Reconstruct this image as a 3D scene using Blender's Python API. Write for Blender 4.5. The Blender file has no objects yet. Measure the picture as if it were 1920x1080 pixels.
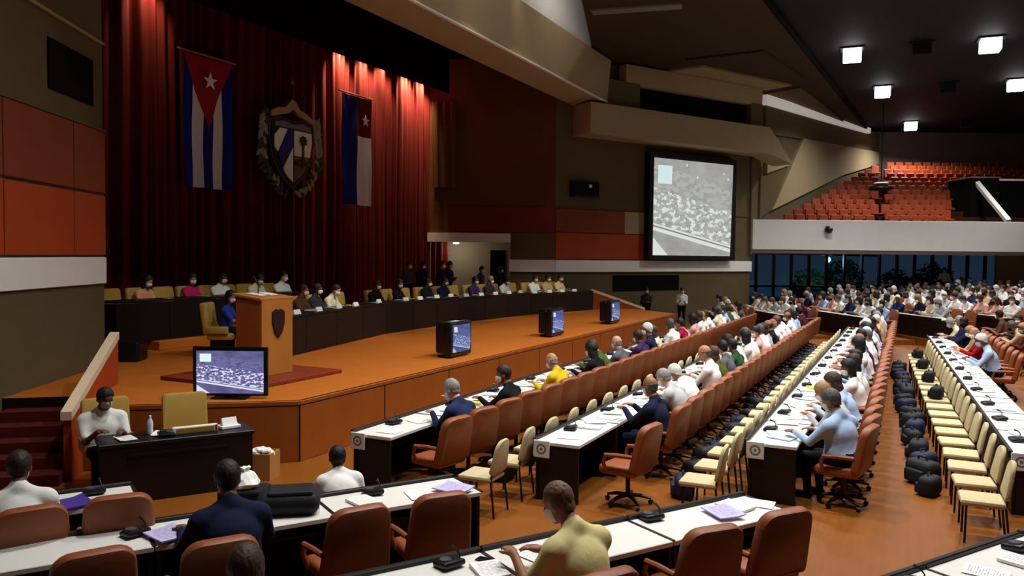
import bpy, bmesh, math, random
import numpy as np
from mathutils import Matrix, Vector
R = math.radians
random.seed(7)
sc = bpy.context.scene
COL = sc.collection
# ------------------------------------------------------------------ camera
F_PX = 1500.0
CAM_Z = 3.1
YAW, PITCH, ROLL = R(26.3), math.atan(60 / 1500), 0.010
fw = Vector((-math.sin(YAW) * math.cos(PITCH), math.cos(YAW) * math.cos(PITCH), -math.sin(PITCH)))
rt = Vector((math.cos(YAW), math.sin(YAW), 0))
up = rt.cross(fw)
r2 = rt * math.cos(ROLL) + up * math.sin(ROLL)
u2 = up * math.cos(ROLL) - rt * math.sin(ROLL)
cam = bpy.data.objects.new('camera', bpy.data.cameras.new('camera'))
COL.objects.link(cam)
cam.matrix_world = Matrix(((r2.x, u2.x, -fw.x, 0), (r2.y, u2.y, -fw.y, 0), (r2.z, u2.z, -fw.z, CAM_Z), (0, 0, 0, 1)))
cam.data.sensor_width = 36
cam.data.lens = F_PX / 1920 * 36
cam.data.clip_end = 300
sc.camera = cam
# ------------------------------------------------------------------ world, exposure
w = bpy.data.worlds.new('dusk'); sc.world = w; w.use_nodes = True
w.node_tree.nodes['Background'].inputs[0].default_value = (0.10, 0.14, 0.20, 1)
w.node_tree.nodes['Background'].inputs[1].default_value = 0.5
sc.view_settings.view_transform = 'Standard'
sc.view_settings.look = 'None'
sc.view_settings.gamma = 1
sc.view_settings.use_curve_mapping = False
sc.view_settings.exposure = 0.0
HALL_W = 330          # watts of one ceiling panel
STAGE_W = 560         # watts of one stage spot
CURTAIN_W = 1500
FRONT_W = 1700

# ------------------------------------------------------------------ helpers
def lin(c):
    c = c / 255
    return c / 12.92 if c <= .04045 else ((c + .055) / 1.055) ** 2.4

MATS = {}
def mat(name, rgb, rough=.6, spec=.3, noise=0, amt=.15, bump=0, metal=0, emit=0, stretch=None, coat=0):
    if name in MATS: return MATS[name]
    m = bpy.data.materials.new(name); m.use_nodes = True
    nt = m.node_tree; b = nt.nodes['Principled BSDF']
    col = tuple(lin(c) for c in rgb) + (1,)
    b.inputs['Base Color'].default_value = col
    b.inputs['Roughness'].default_value = rough
    b.inputs['Specular IOR Level'].default_value = spec
    b.inputs['Metallic'].default_value = metal
    b.inputs['Coat Weight'].default_value = coat
    if emit:
        b.inputs['Emission Color'].default_value = col
        b.inputs['Emission Strength'].default_value = emit
    if noise:
        tc = nt.nodes.new('ShaderNodeTexCoord'); n = nt.nodes.new('ShaderNodeTexNoise')
        n.inputs['Scale'].default_value = noise; n.inputs['Detail'].default_value = 4
        src = tc.outputs['Object']
        if stretch:
            mp = nt.nodes.new('ShaderNodeMapping'); mp.inputs['Scale'].default_value = stretch
            nt.links.new(src, mp.inputs[0]); src = mp.outputs[0]
        nt.links.new(src, n.inputs['Vector'])
        mx = nt.nodes.new('ShaderNodeMix'); mx.data_type = 'RGBA'
        mx.inputs[6].default_value = tuple(c * (1 - amt) for c in col[:3]) + (1,)
        mx.inputs[7].default_value = tuple(min(1, c * (1 + amt)) for c in col[:3]) + (1,)
        nt.links.new(n.outputs['Fac'], mx.inputs[0]); nt.links.new(mx.outputs[2], b.inputs['Base Color'])
        if bump:
            bp = nt.nodes.new('ShaderNodeBump'); bp.inputs['Strength'].default_value = bump
            bp.inputs['Distance'].default_value = .02
            nt.links.new(n.outputs['Fac'], bp.inputs['Height']); nt.links.new(bp.outputs[0], b.inputs['Normal'])
    MATS[name] = m
    return m

def add_box(bm, c, s, rz=0, bev=0, seg=2, M=None):
    t = bmesh.new()
    bmesh.ops.create_cube(t, size=1)
    bmesh.ops.scale(t, vec=s, verts=t.verts)
    if bev:
        bmesh.ops.bevel(t, geom=list(t.edges), offset=bev, segments=seg, profile=.5, affect='EDGES')
    T = Matrix.Translation(c) @ Matrix.Rotation(rz, 4, 'Z')
    if M is not None: T = T @ M
    bmesh.ops.transform(t, matrix=T, verts=t.verts)
    me = bpy.data.meshes.new('tmp'); t.to_mesh(me); t.free()
    bm.from_mesh(me); bpy.data.meshes.remove(me)
    return bm

def add_prism(bm, poly, z0, z1):
    b = [bm.verts.new((p[0], p[1], p[2] if len(p) > 2 else z0)) for p in poly]
    t = [bm.verts.new((p[0], p[1], z1)) for p in poly]
    n = len(poly)
    bm.faces.new(b[::-1]); bm.faces.new(t)
    for i in range(n): bm.faces.new((b[i], b[(i + 1) % n], t[(i + 1) % n], t[i]))
    return bm

def add_extrude(bm, pts, vec):
    """closed polygon of 3-D points pushed along vec"""
    v = Vector(vec)
    a = [bm.verts.new(p) for p in pts]; b = [bm.verts.new(Vector(p) + v) for p in pts]
    n = len(pts)
    bm.faces.new(a[::-1]); bm.faces.new(b)
    for i in range(n): bm.faces.new((a[i], a[(i + 1) % n], b[(i + 1) % n], b[i]))
    bmesh.ops.recalc_face_normals(bm, faces=bm.faces)
    return bm

def add_tube(bm, pts, r, n=8, caps=True):
    pts = [Vector(p) for p in pts]; rs = r if isinstance(r, (list, tuple)) else [r] * len(pts)
    rings = []
    for i, p in enumerate(pts):
        d = (pts[min(i + 1, len(pts) - 1)] - pts[max(i - 1, 0)]).normalized()
        a = d.orthogonal().normalized() if i == 0 else (prev - d * prev.dot(d)).normalized()
        prev = a; b = d.cross(a)
        rings.append([bm.verts.new(p + (a * math.cos(2 * math.pi * k / n) + b * math.sin(2 * math.pi * k / n)) * rs[i]) for k in range(n)])
    for i in range(len(rings) - 1):
        for k in range(n):
            bm.faces.new((rings[i][k], rings[i][(k + 1) % n], rings[i + 1][(k + 1) % n], rings[i + 1][k]))
    if caps:
        bm.faces.new(rings[0][::-1]); bm.faces.new(rings[-1])
    return bm

def add_lathe(bm, prof, n=12, c=(0, 0, 0)):
    rings = []
    for r, z in prof:
        if r < 1e-5: rings.append([bm.verts.new((c[0], c[1], c[2] + z))])
        else: rings.append([bm.verts.new((c[0] + r * math.cos(2 * math.pi * k / n), c[1] + r * math.sin(2 * math.pi * k / n), c[2] + z)) for k in range(n)])
    for a, b in zip(rings, rings[1:]):
        for k in range(n):
            k2 = (k + 1) % n
            if len(a) == 1 and len(b) == 1: continue
            if len(a) == 1: bm.faces.new((a[0], b[k2], b[k]))
            elif len(b) == 1: bm.faces.new((a[k], a[k2], b[0]))
            else: bm.faces.new((a[k], a[k2], b[k2], b[k]))
    return bm

def NB(): return bmesh.new()
def boxm(c, s, rz=0, bev=0, seg=2, M=None): return add_box(NB(), c, s, rz, bev, seg, M)

def obj(name, bm, m, parent=None, smooth=False, loc=None):
    if isinstance(bm, bpy.types.Mesh): me = bm
    else:
        me = bpy.data.meshes.new(name); bm.to_mesh(me); bm.free()
    if not me.materials: me.materials.append(m)
    if smooth:
        me.polygons.foreach_set('use_smooth', [True] * len(me.polygons))
    o = bpy.data.objects.new(name, me); COL.objects.link(o)
    if parent is not None: o.parent = parent
    if loc is not None: o.location = loc
    return o

def smooth_by_angle(o, ang=40):
    me = o.data
    me.polygons.foreach_set('use_smooth', [True] * len(me.polygons))
    me.set_sharp_from_angle(angle=R(ang))
    return o

def tag(o, label=None, cat=None, group=None, kind=None):
    if label: o['label'] = label
    if cat: o['category'] = cat
    if group: o['group'] = group
    if kind: o['kind'] = kind
    return o

def thing(name, label, cat, loc=(0, 0, 0), rz=0, group=None):
    o = bpy.data.objects.new(name, None); COL.objects.link(o)
    o.location = loc; o.rotation_euler = (0, 0, rz)
    return tag(o, label, cat, group)

def struct(name, bm, m, label=None, parent=None):
    o = obj(name, bm, m, parent)
    if parent is None:
        o['kind'] = 'structure'
        if label: o['label'] = label
    return o

def copy_tree(o, parent=None):
    c = o.copy(); COL.objects.link(c); c.parent = parent
    for ch in list(o.children): copy_tree(ch, c)
    return c

ORD = ['first', 'second', 'third', 'fourth', 'fifth', 'sixth', 'seventh', 'eighth', 'ninth', 'tenth', 'eleventh', 'twelfth', 'thirteenth',
       'fourteenth', 'fifteenth', 'sixteenth', 'seventeenth', 'eighteenth', 'nineteenth', 'twentieth', 'twenty-first', 'twenty-second',
       'twenty-third', 'twenty-fourth', 'twenty-fifth', 'twenty-sixth', 'twenty-seventh', 'twenty-eighth', 'twenty-ninth', 'thirtieth',
       'thirty-first', 'thirty-second', 'thirty-third', 'thirty-fourth']
YC = 20.0                                     # the hall is mirrored about this Y
CA, SA = math.cos(R(32)), math.sin(R(32))
def LW(n, s, z=0): return Vector((n * CA + s * SA, -n * SA + s * CA, z))        # near wing: n away from the stage, s along its rows
def RW(n, s, z=0):
    v = LW(n, s, z); v.y = 2 * YC - v.y; return v                               # far wing
def mir(p): return (p[0], 2 * YC - p[1]) + tuple(p[2:])
# ------------------------------------------------------------------ people: one continuous surface from blended tapered capsules
class Field:
    def __init__(s, lo, hi, h, ng):
        s.lo = np.array(lo, np.float32); s.h = h
        s.n = np.ceil((np.array(hi) - s.lo) / h).astype(int) + 1
        s.f = np.full(tuple(s.n), 1.0, np.float32)
        s.g = np.full((ng,) + tuple(s.n), 1.0, np.float32)
    def block(s, lo, hi):
        a = np.maximum(np.floor((lo - s.lo) / s.h).astype(int), 0); b = np.minimum(np.ceil((hi - s.lo) / s.h).astype(int) + 1, s.n)
        if (b <= a).any(): return None, None
        ax = [(s.lo[i] + s.h * np.arange(a[i], b[i])).astype(np.float32) for i in range(3)]
        P = np.stack(np.meshgrid(*ax, indexing='ij'), -1)
        return (slice(a[0], b[0]), slice(a[1], b[1]), slice(a[2], b[2])), P
    def put(s, sl, d, k, g):
        f = s.f[sl]
        hh = np.clip(.5 + .5 * (f - d) / k, 0, 1)
        s.f[sl] = f * (1 - hh) + d * hh - k * hh * (1 - hh)
        s.g[g][sl] = np.minimum(s.g[g][sl], d)
    def cone(s, a, b, ra, rb, g, k=.03):
        a = np.array(a, np.float32); b = np.array(b, np.float32); m = max(ra, rb) + k + .05
        sl, P = s.block(np.minimum(a, b) - m, np.maximum(a, b) + m)
        if sl is None: return
        ab = b - a; t = np.clip(((P - a) @ ab) / max(float(ab @ ab), 1e-9), 0, 1)
        d = np.linalg.norm(P - a - t[..., None] * ab, axis=-1) - (ra + (rb - ra) * t)
        s.put(sl, d, k, g)
    def ell(s, c, rad, g, k=.03, M=None, warp=None):
        c = np.array(c, np.float32); rad = np.array(rad, np.float32); m = rad.max() + k + .05
        sl, P = s.block(c - m, c + m)
        if sl is None: return
        Q = P - c
        if M is not None: Q = Q @ M
        k0 = np.linalg.norm(Q / rad, axis=-1); k1 = np.linalg.norm(Q / rad ** 2, axis=-1)
        d = k0 * (k0 - 1) / np.maximum(k1, 1e-6)
        d = np.where(k0 < .3, k0 * rad.min() - rad.min(), d)
        s.put(sl, d.astype(np.float32), k, g)

def nets(f, lo, h):
    """surface nets: one vertex per crossed cell, one quad per crossed grid edge"""
    c = [f[i:f.shape[0] - 1 + i, j:f.shape[1] - 1 + j, k:f.shape[2] - 1 + k] for i in (0, 1) for j in (0, 1) for k in (0, 1)]
    neg = [x < 0 for x in c]
    anyn = np.zeros(c[0].shape, bool); alln = np.ones(c[0].shape, bool)
    for x in neg: anyn |= x; alln &= x
    idx = np.argwhere(anyn & ~alln)
    V = np.stack([x[idx[:, 0], idx[:, 1], idx[:, 2]] for x in c], 1)
    off = np.array([(i, j, k) for i in (0, 1) for j in (0, 1) for k in (0, 1)], np.float32)
    acc = np.zeros((len(idx), 3), np.float32); cnt = np.zeros(len(idx), np.float32)
    for a in range(8):
        for b in range(a + 1, 8):
            if np.abs(off[a] - off[b]).sum() != 1: continue
            va, vb = V[:, a], V[:, b]; cr = (va < 0) != (vb < 0)
            t = np.where(cr, va / np.where(cr, va - vb, 1), 0)[:, None]
            acc += np.where(cr[:, None], off[a] + t * (off[b] - off[a]), 0); cnt += cr
    P = lo + h * (idx + acc / cnt[:, None])
    ids = np.full(c[0].shape, -1, np.int64); ids[idx[:, 0], idx[:, 1], idx[:, 2]] = np.arange(len(idx))
    quads = []
    for ax in range(3):
        o1, o2 = [(1, 2), (2, 0), (0, 1)][ax]
        sl0 = [slice(1, -1)] * 3; sl1 = [slice(1, -1)] * 3
        sl0[ax] = slice(0, -1); sl1[ax] = slice(1, None)
        A = f[tuple(sl0)] < 0; B = f[tuple(sl1)] < 0
        e = np.argwhere(A != B); fl = A[e[:, 0], e[:, 1], e[:, 2]]
        e = e + 1; e[:, ax] -= 1
        def cell(d1, d2):
            q = e.copy(); q[:, o1] -= d1; q[:, o2] -= d2
            return ids[q[:, 0], q[:, 1], q[:, 2]]
        q = np.stack([cell(1, 1), cell(0, 1), cell(0, 0), cell(1, 0)], 1)
        q[~fl] = q[~fl][:, ::-1]
        quads.append(q)
    Q = np.concatenate(quads); Q = Q[(Q >= 0).all(1)]
    return P, Q

def to_mesh(name, P, Q, mi=None, nm=1):
    me = bpy.data.meshes.new(name)
    me.vertices.add(len(P)); me.vertices.foreach_set('co', np.ascontiguousarray(P, np.float32).ravel())
    me.loops.add(len(Q) * 4); me.polygons.add(len(Q))
    me.loops.foreach_set('vertex_index', np.ascontiguousarray(Q, np.int32).ravel())
    me.polygons.foreach_set('loop_start', np.arange(len(Q), dtype=np.int32) * 4)
    if mi is not None: me.polygons.foreach_set('material_index', mi.astype(np.int32))
    me.polygons.foreach_set('use_smooth', np.ones(len(Q), bool))
    me.update(calc_edges=True); me.validate()
    return me

def ik(a, b, l1, l2, pole):
    a, b, pole = Vector(a), Vector(b), Vector(pole)
    d = b - a; L = min(d.length, (l1 + l2) * .995); d.normalize(); b = a + d * L
    x = (l1 * l1 - l2 * l2 + L * L) / (2 * L); y = math.sqrt(max(l1 * l1 - x * x, 0))
    p = (pole - a); p -= d * p.dot(d)
    return a + d * x + p.normalized() * y, b

def Rx(a): return np.array([[1, 0, 0], [0, math.cos(a), -math.sin(a)], [0, math.sin(a), math.cos(a)]])
def Rz(a): return np.array([[math.cos(a), -math.sin(a), 0], [math.sin(a), math.cos(a), 0], [0, 0, 1]])
def Ry(a): return np.array([[math.cos(a), 0, math.sin(a)], [0, 1, 0], [-math.sin(a), 0, math.cos(a)]])

def person_parts(h=.014, lean=12, twist=0, side=0, head=(0, 10, 0), hands=None, stand=False, build=1.0, sleeve='long', hair='short',
                 mask=True, fingers=True, hip_z=.54, feet=None, hs=1.0, shawl=False):
    """returns meshes (body, hair, mask), local frame: faces +Y, floor z=0, hips above the origin"""
    hz = .93 if stand else hip_z
    L = R(lean)
    S = Rz(R(twist)) @ Rx(-L) @ Ry(R(side))          # spine frame
    hip = np.array((0, 0, hz))
    def sp(x, y, z): return hip + S @ np.array((x, y, z))
    lo = (-.62, -.42, -.03); hi = (.62, .95 if not stand else .6, 1.56 if not stand else 1.84)
    F = Field(lo, hi, h, 4)                            # groups: skin, top, trousers, shoes
    b = build
    # torso
    F.ell(hip + np.array((0, -.01, .02)), (.165 * b, .135 * b, .12), 2, .05)
    F.ell(sp(0, .015, .12), (.165 * b, .13 * b, .16), 1, .06, S)
    F.ell(sp(0, .0, .29), (.172 * b, .125 * b, .19), 1, .06, S)
    F.cone(sp(-.145 * b, -.01, .425), sp(.145 * b, -.01, .425), .066, .066, 1, .06)
    F.cone(sp(-.14 * b, -.02, .432), sp(0, -.015, .525), .054, .060, 1, .05); F.cone(sp(.14 * b, -.02, .432), sp(0, -.015, .525), .054, .060, 1, .05)
    F.cone(sp(0, -.012, .52), sp(0, -.008, .538), .068, .066, 1, .008)      # collar
    # arms
    hnd = hands or (((-.16, .52, .80)), ((.16, .52, .80)))
    for sx, tgt in zip((-1, 1), hnd):
        sh = sp(sx * .178 * b, -.005, .400)
        el, wr = ik(sh, tgt, .29, .25, sh + np.array((sx * .3, -.22 if not stand else -.5, -.8)))
        el = np.array(el); wr = np.array(wr)
        if sleeve == 'long':
            F.cone(sh, el, .052 * b, .051, 1, .07); F.cone(el, wr - (wr - el) * .04, .05, .037, 1, .02)
        else:
            mid = sh + (el - sh) * .72
            F.cone(sh, mid, .052 * b, .058, 1, .07)
            F.cone(sh, el, .048, .041, 0, .012); F.cone(el, wr, .041, .028, 0, .015)
        d = (wr - el) / np.linalg.norm(wr - el)
        dn = np.array((d[0], d[1], d[2] * .25)) if not stand else d; dn = dn / np.linalg.norm(dn)
        upv = np.array((0, 0, 1.)) if not stand else np.array((0, -1., 0.2))
        lat = np.cross(dn, upv); lat /= np.linalg.norm(lat); nrm = np.cross(lat, dn)
        F.cone(wr, wr + dn * .03, .028, .028, 0, .012)
        pc = wr + dn * .055
        F.cone(pc - lat * .022, pc + lat * .022, .022, .022, 0, .02); F.cone(pc + dn * .03 - lat * .02, pc + dn * .03 + lat * .02, .018, .018, 0, .02)
        if fingers:
            for q, (o, ln) in enumerate(((-.031, .062), (-.0105, .075), (.0105, .07), (.031, .055))):
                a0 = pc + dn * .036 + lat * o; a1 = a0 + dn * ln * .55 - nrm * .006; a2 = a1 + dn * ln * .4 - nrm * .022
                F.cone(a0, a1, .0105, .010, 0, .004); F.cone(a1, a2, .010, .0085, 0, .004)
            th = -sx                                    # thumb leaves the inner side of the palm
            t0 = pc - dn * .012 + lat * th * -.03 * (1 if sx < 0 else 1); t1 = t0 + dn * .03 - lat * th * .028 - nrm * .008; t2 = t1 + dn * .03 - lat * th * .006 - nrm * .008
            F.cone(t0, t1, .014, .012, 0, .008); F.cone(t1, t2, .012, .009, 0, .004)
    # legs
    for i, sx in enumerate((-1, 1)):
        hj = hip + np.array((sx * .09, .0, -.01))
        if stand:
            kn = np.array((sx * .10, .03, .50)); an = np.array((sx * .11, -.02, .09)); toe = an + np.array((sx * .02, .17, -.05))
        else:
            kn = np.array((sx * .12, .43, hz - .03)); an = np.array((sx * .12, .40, .09))
            if feet: an = np.array((sx * .12 + feet[i][0], .40 + feet[i][1], .09)); kn[0] += feet[i][0] * .6
            toe = an + np.array((sx * .02, .17, -.05))
        F.cone(hj, kn, .088 * b, .062, 2, .04); F.cone(kn, an + np.array((0, 0, .02)), .062, .047, 2, .02)
        F.cone(an + np.array((0, -.03, -.045)), toe, .042, .036, 3, .02)
    # neck and head
    nb = sp(0, -.01, .50); tw, ti, ro = head
    H = Rz(R(twist + tw)) @ Rx(-R(ti)) @ Ry(R(ro))
    hc = sp(0, .015, .585) + H @ np.array((0, .03, .115))
    def hp(x, y, z): return hc + H @ (np.array((x, y, z)) * hs)
    F.cone(nb, hp(0, -.025, -.05), .056 * b ** .5, .052, 0, .025)
    E = lambda c, r, g=0, k=.02: F.ell(hp(*c), np.array(r) * hs, g, k, H)
    E((0, -.008, .028), (.077, .097, .098)); E((0, .02, -.045), (.062, .074, .082)); E((0, .06, -.098), (.028, .025, .022))
    E((0, .072, .028), (.052, .02, .014), k=.012)                         # brow
    F.cone(hp(0, .092, .012), hp(0, .112, -.028), .008, .013, 0, .008)     # nose
    F.cone(hp(-.018, .088, -.062), hp(.018, .088, -.062), .007, .007, 0, .006)
    for sx in (-1, 1): E((sx * .08, -.008, -.012), (.011, .026, .034), k=.008)
    P, Q = nets(F.f, F.lo, h)
    cen = P[Q].mean(1); ii = np.clip(np.round((cen - F.lo) / h).astype(int), 0, F.n - 1)
    gi = np.argmin(F.g[:, ii[:, 0], ii[:, 1], ii[:, 2]], 0)
    lc_ = (cen - hip) @ S
    under = (gi == 0) & (lc_[:, 2] < .535) & (lc_[:, 2] > .25) & (np.abs(lc_[:, 0]) < .16) & (lc_[:, 1] < .13 + .0 * lc_[:, 2])
    gi[under] = 1
    body = to_mesh('person', P, Q, gi)
    for _ in range(4): body.materials.append(None)
    out = [body, None, None]
    hh = min(h, .011)
    base = hc - .0
    def headfield(lo, hi):
        G = Field(np.array(hc) - .24, np.array(hc) + .24, hh, 1)
        X = np.stack(np.meshgrid(*[G.lo[i] + hh * np.arange(G.n[i]) for i in range(3)], indexing='ij'), -1)
        loc = ((X - hc) @ H) / hs
        return G, X, loc
    def eld(loc, c, r):
        q = loc - np.array(c); r = np.array(r); k0 = np.linalg.norm(q / r, axis=-1); k1 = np.linalg.norm(q / r ** 2, axis=-1)
        return k0 * (k0 - 1) / np.maximum(k1, 1e-6)
    if hair:
        G, X, loc = headfield(0, 0)
        t = .004 if hair == 'buzz' else .009 if hair == 'ring' else .014 if hair == 'short' else .026
        d = np.minimum(eld(loc, (0, -.012, .03), (.077 + t, .094 + t, .097 + t)), eld(loc, (0, -.03, -.03), (.07 + t * .6, .065 + t * .6, .07)))
        line = -.068 + (loc[..., 1] + .08) * .80
        d = np.maximum(d, (line - loc[..., 2]) * .78)
        if hair == 'ring':
            d = np.maximum(d, (loc[..., 2] - .035) * .9); d = np.maximum(d, (loc[..., 1] - .05))
        if hair in ('long', 'bob'):
            ln = .17 if hair == 'long' else .10
            d2 = eld(loc, (0, -.055, -.06 - ln * .3), (.092, .058, .10 + ln * .55))
            for sx in (-1, 1): d2 = np.minimum(d2, eld(loc, (sx * .078, -.02, -.05), (.026, .045, .10)))
            d = np.minimum(d, d2)
        if hair == 'bun': d = np.minimum(d, eld(loc, (0, -.11, .06), (.045, .045, .045)))
        d = d + .0035 * np.sin(loc[..., 0] * 190 + 3 * np.sin(loc[..., 2] * 60)) * np.sin(loc[..., 1] * 90)
        P, Q = nets(d.astype(np.float32), G.lo, hh)
        out[1] = to_mesh('hair', P, Q)
    if mask:
        G, X, loc = headfield(0, 0)
        e = np.minimum(eld(loc, (0, .02, -.045), (.066, .082, .085)), eld(loc, (0, .07, -.045), (.035, .05, .045)))
        d = np.maximum(e, np.maximum(np.maximum(loc[..., 2] + .012, -loc[..., 2] - .105), .028 - loc[..., 1]))
        P, Q = nets(d.astype(np.float32), G.lo, hh)
        out[2] = to_mesh('mask', P, Q)
    return out, hc, H

SKIN = {'a': (176, 126, 98), 'b': (148, 98, 70), 'c': (104, 66, 46), 'd': (70, 44, 32), 'p': (205, 158, 132)}
TOPS = dict(white=(232, 230, 224), cream=(214, 204, 176), lightblue=(164, 188, 218), palegrey=(176, 178, 178), navy=(26, 32, 58), black=(20, 20, 22), grey=(92, 92, 98),
            yellow=(214, 176, 30), khaki=(224, 208, 146), olive=(70, 82, 34), green=(34, 74, 40), red=(150, 18, 22), crimson=(150, 16, 52), pink=(214, 160, 152),
            purple=(60, 40, 78), maroon=(84, 26, 30), beige=(188, 164, 122), brown=(92, 64, 44), darkblue=(34, 44, 78), blue=(36, 62, 140), magenta=(186, 30, 92), peach=(206, 150, 110), darkgrey=(48, 48, 54))
HAIRC = dict(buzz=(104, 76, 54), black=(22, 18, 17), brown=(62, 40, 26), grey=(140, 136, 134), white=(214, 212, 208), darkgrey=(80, 76, 74), tan=(150, 116, 80), darkbrown=(40, 28, 20))
def skin_m(k): return mat('skin_' + k, SKIN[k], .55, .35, 30, .08)
def top_m(k): return mat('cloth_' + k, TOPS[k], .88, .15, 7, .06, .55)
def hair_m(k): return mat('hair_' + k, HAIRC[k], .6, .35, 60, .25, .3, stretch=(1, 1, .3))

def make_person(parts, loc, rz, label, top='white', skin='b', hair='black', trousers='black', maskc='white', group=None, scale=1.0, name='person', mask=True):
    body, hm, mm = parts
    o = bpy.data.objects.new(name, body); COL.objects.link(o)
    o.location = loc; o.rotation_euler = (0, 0, rz); o.scale = (scale,) * 3
    for i, m in enumerate((skin_m(skin), top_m(top), top_m(trousers), mat('shoe_black', (18, 16, 15), .4))):
        o.material_slots[i].link = 'OBJECT'; o.material_slots[i].material = m
    tag(o, label, 'person', group)
    if hm is not None and hair:
        c = bpy.data.objects.new('hair', hm); COL.objects.link(c); c.parent = o
        if not hm.materials: hm.materials.append(None)
        c.material_slots[0].link = 'OBJECT'; c.material_slots[0].material = hair_m(hair)
    if mm is not None and mask:
        c = bpy.data.objects.new('mask', mm); COL.objects.link(c); c.parent = o
        if not mm.materials: mm.materials.append(None)
        c.material_slots[0].link = 'OBJECT'; c.material_slots[0].material = top_m(maskc)
    return o
# ------------------------------------------------------------------ materials of the setting
M_floor = mat('floor_wood', (130, 74, 20), .38, .4, 3.0, .22, 0, stretch=(6, .5, 1))
M_stage_top = mat('stage_carpet', (178, 98, 28), .75, .2, 5, .12)
M_stage_front = mat('stage_wood', (148, 76, 22), .45, .35, 4, .18, 0, stretch=(1, 1, .2))
M_step = mat('step_dark_red', (84, 26, 18), .8, .2, 6, .15)
M_white = mat('painted_white', (238, 237, 234), .6, .3, 3, .05)
M_cap = mat('handrail_cream', (222, 200, 166), .5, .3, 4, .08)
M_brown = mat('wall_brown', (98, 84, 56), .8, .2, 2, .10)
M_sand = mat('beam_sand', (164, 146, 112), .8, .2, 2, .07)
M_orange = mat('panel_orange', (168, 66, 22), .6, .3, 1.2, .15)
M_orange_d = mat('panel_rust', (128, 58, 28), .6, .3, 1.2, .15)
M_dark = mat('dark_void', (12, 11, 10), .9, .1)
M_fly = mat('fly_black', (16, 12, 11), .95, .05)
M_ceil = mat('ceiling_black', (24, 26, 32), .7, .2, 2, .1)
M_ceilb = mat('ceiling_brown', (62, 50, 36), .8, .2, 1, .15)
M_curtain = mat('curtain_red', (96, 17, 11), .8, .25, 3, .2, 0, stretch=(1, 1, .15))
M_tan = mat('drape_tan', (104, 68, 30), .85, .15, 5, .2)
M_backwall = mat('back_wall_mauve', (120, 104, 102), .85, .15, 1.5, .1)
M_desk = mat('desk_white', (226, 224, 216), .42, .4, 3, .04)
M_deskd = mat('desk_dark_wood', (22, 13, 10), .45, .35, 4, .2)
M_black = mat('plastic_black', (16, 16, 18), .4, .4)
M_gloss = mat('screen_bezel', (10, 10, 12), .25, .5)
M_leather = mat('leather_orange', (140, 74, 38), .48, .4, 14, .12, .15)
M_cream = mat('vinyl_cream', (180, 144, 68), .5, .35, 10, .08)
M_beige = mat('fabric_beige', (192, 178, 138), .8, .2, 18, .10, .15)
M_metal = mat('metal_dark', (40, 38, 36), .35, .5, metal=.7)
M_paper = mat('paper_white', (238, 238, 234), .7, .2)
M_gold = mat('gilded', (176, 138, 70), .45, .5, 6, .2)

# floor
struct('floor', boxm((0, 28, -.1), (44, 80, .2)), M_floor, 'polished orange brown wooden floor of the hall')
# the hall behind the camera
struct('wall_rear', boxm((6, -9, 7), (46, .3, 14)), M_brown, 'plain brown wall behind the near wing')
struct('wall_far_side', boxm((23, 30, 7), (.3, 78, 14)), M_brown, 'plain brown wall at the back of the hall')
# ------------------------------------------------------------------ stage
A, B_, C_, D_, E_ = (-8.05, 9.2), (-10.45, 7.3), (-11.03, 7.99), (-11.97, 7.2), (-13.84, 10.36)
left = [A, B_, C_, D_, E_, (-20.5, 6.8)]
poly = left + [mir(p) for p in left[::-1]]
bm = NB(); add_prism(bm, poly, 0, .92)
stage = struct('stage', bm, M_stage_top, 'raised orange stage running along the hall')
stage.data.materials.append(M_deskd)
for p_ in stage.data.polygons:
    if abs(p_.normal.z) < .5: p_.material_index = 1
def front_panels(p, q, n):
    p, q = Vector(p + (0,)), Vector(q + (0,)); d = q - p; L = d.length; d.normalize()
    a = math.atan2(d.y, d.x); nrm = Vector((d.y, -d.x, 0))
    for i in range(n):
        c = p + d * (L * (i + .5) / n) + nrm * .02
        o = obj('panel', boxm((0, 0, 0), (L / n - .025, .05, .84), 0, .008, 1), M_stage_front, stage)
        o.location = c + Vector((0, 0, .42)); o.rotation_euler = (0, 0, a)
    e = obj('edge_trim', boxm((0, 0, 0), (L, .07, .07), 0, .01, 1), M_stage_front, stage)
    e.location = p + d * (L / 2) + nrm * .02 + Vector((0, 0, .885)); e.rotation_euler = (0, 0, a)
front_panels(mir(A), A, 10)
front_panels(A, B_, 2)
front_panels(mir(B_), mir(A), 2)
# riser under the second row of the presidium
o = obj('riser', boxm((-16.3, 20, 1.02), (2.9, 15.2, .2), 0, .01, 1), M_stage_top, stage)
# low dais under the lectern
o = obj('dais', boxm((-10.35, 10.65, .955), (2.15, 2.2, .07), 0, .01, 1), mat('dais_red', (126, 50, 22), .7, .2, 4, .15), stage)

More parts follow.
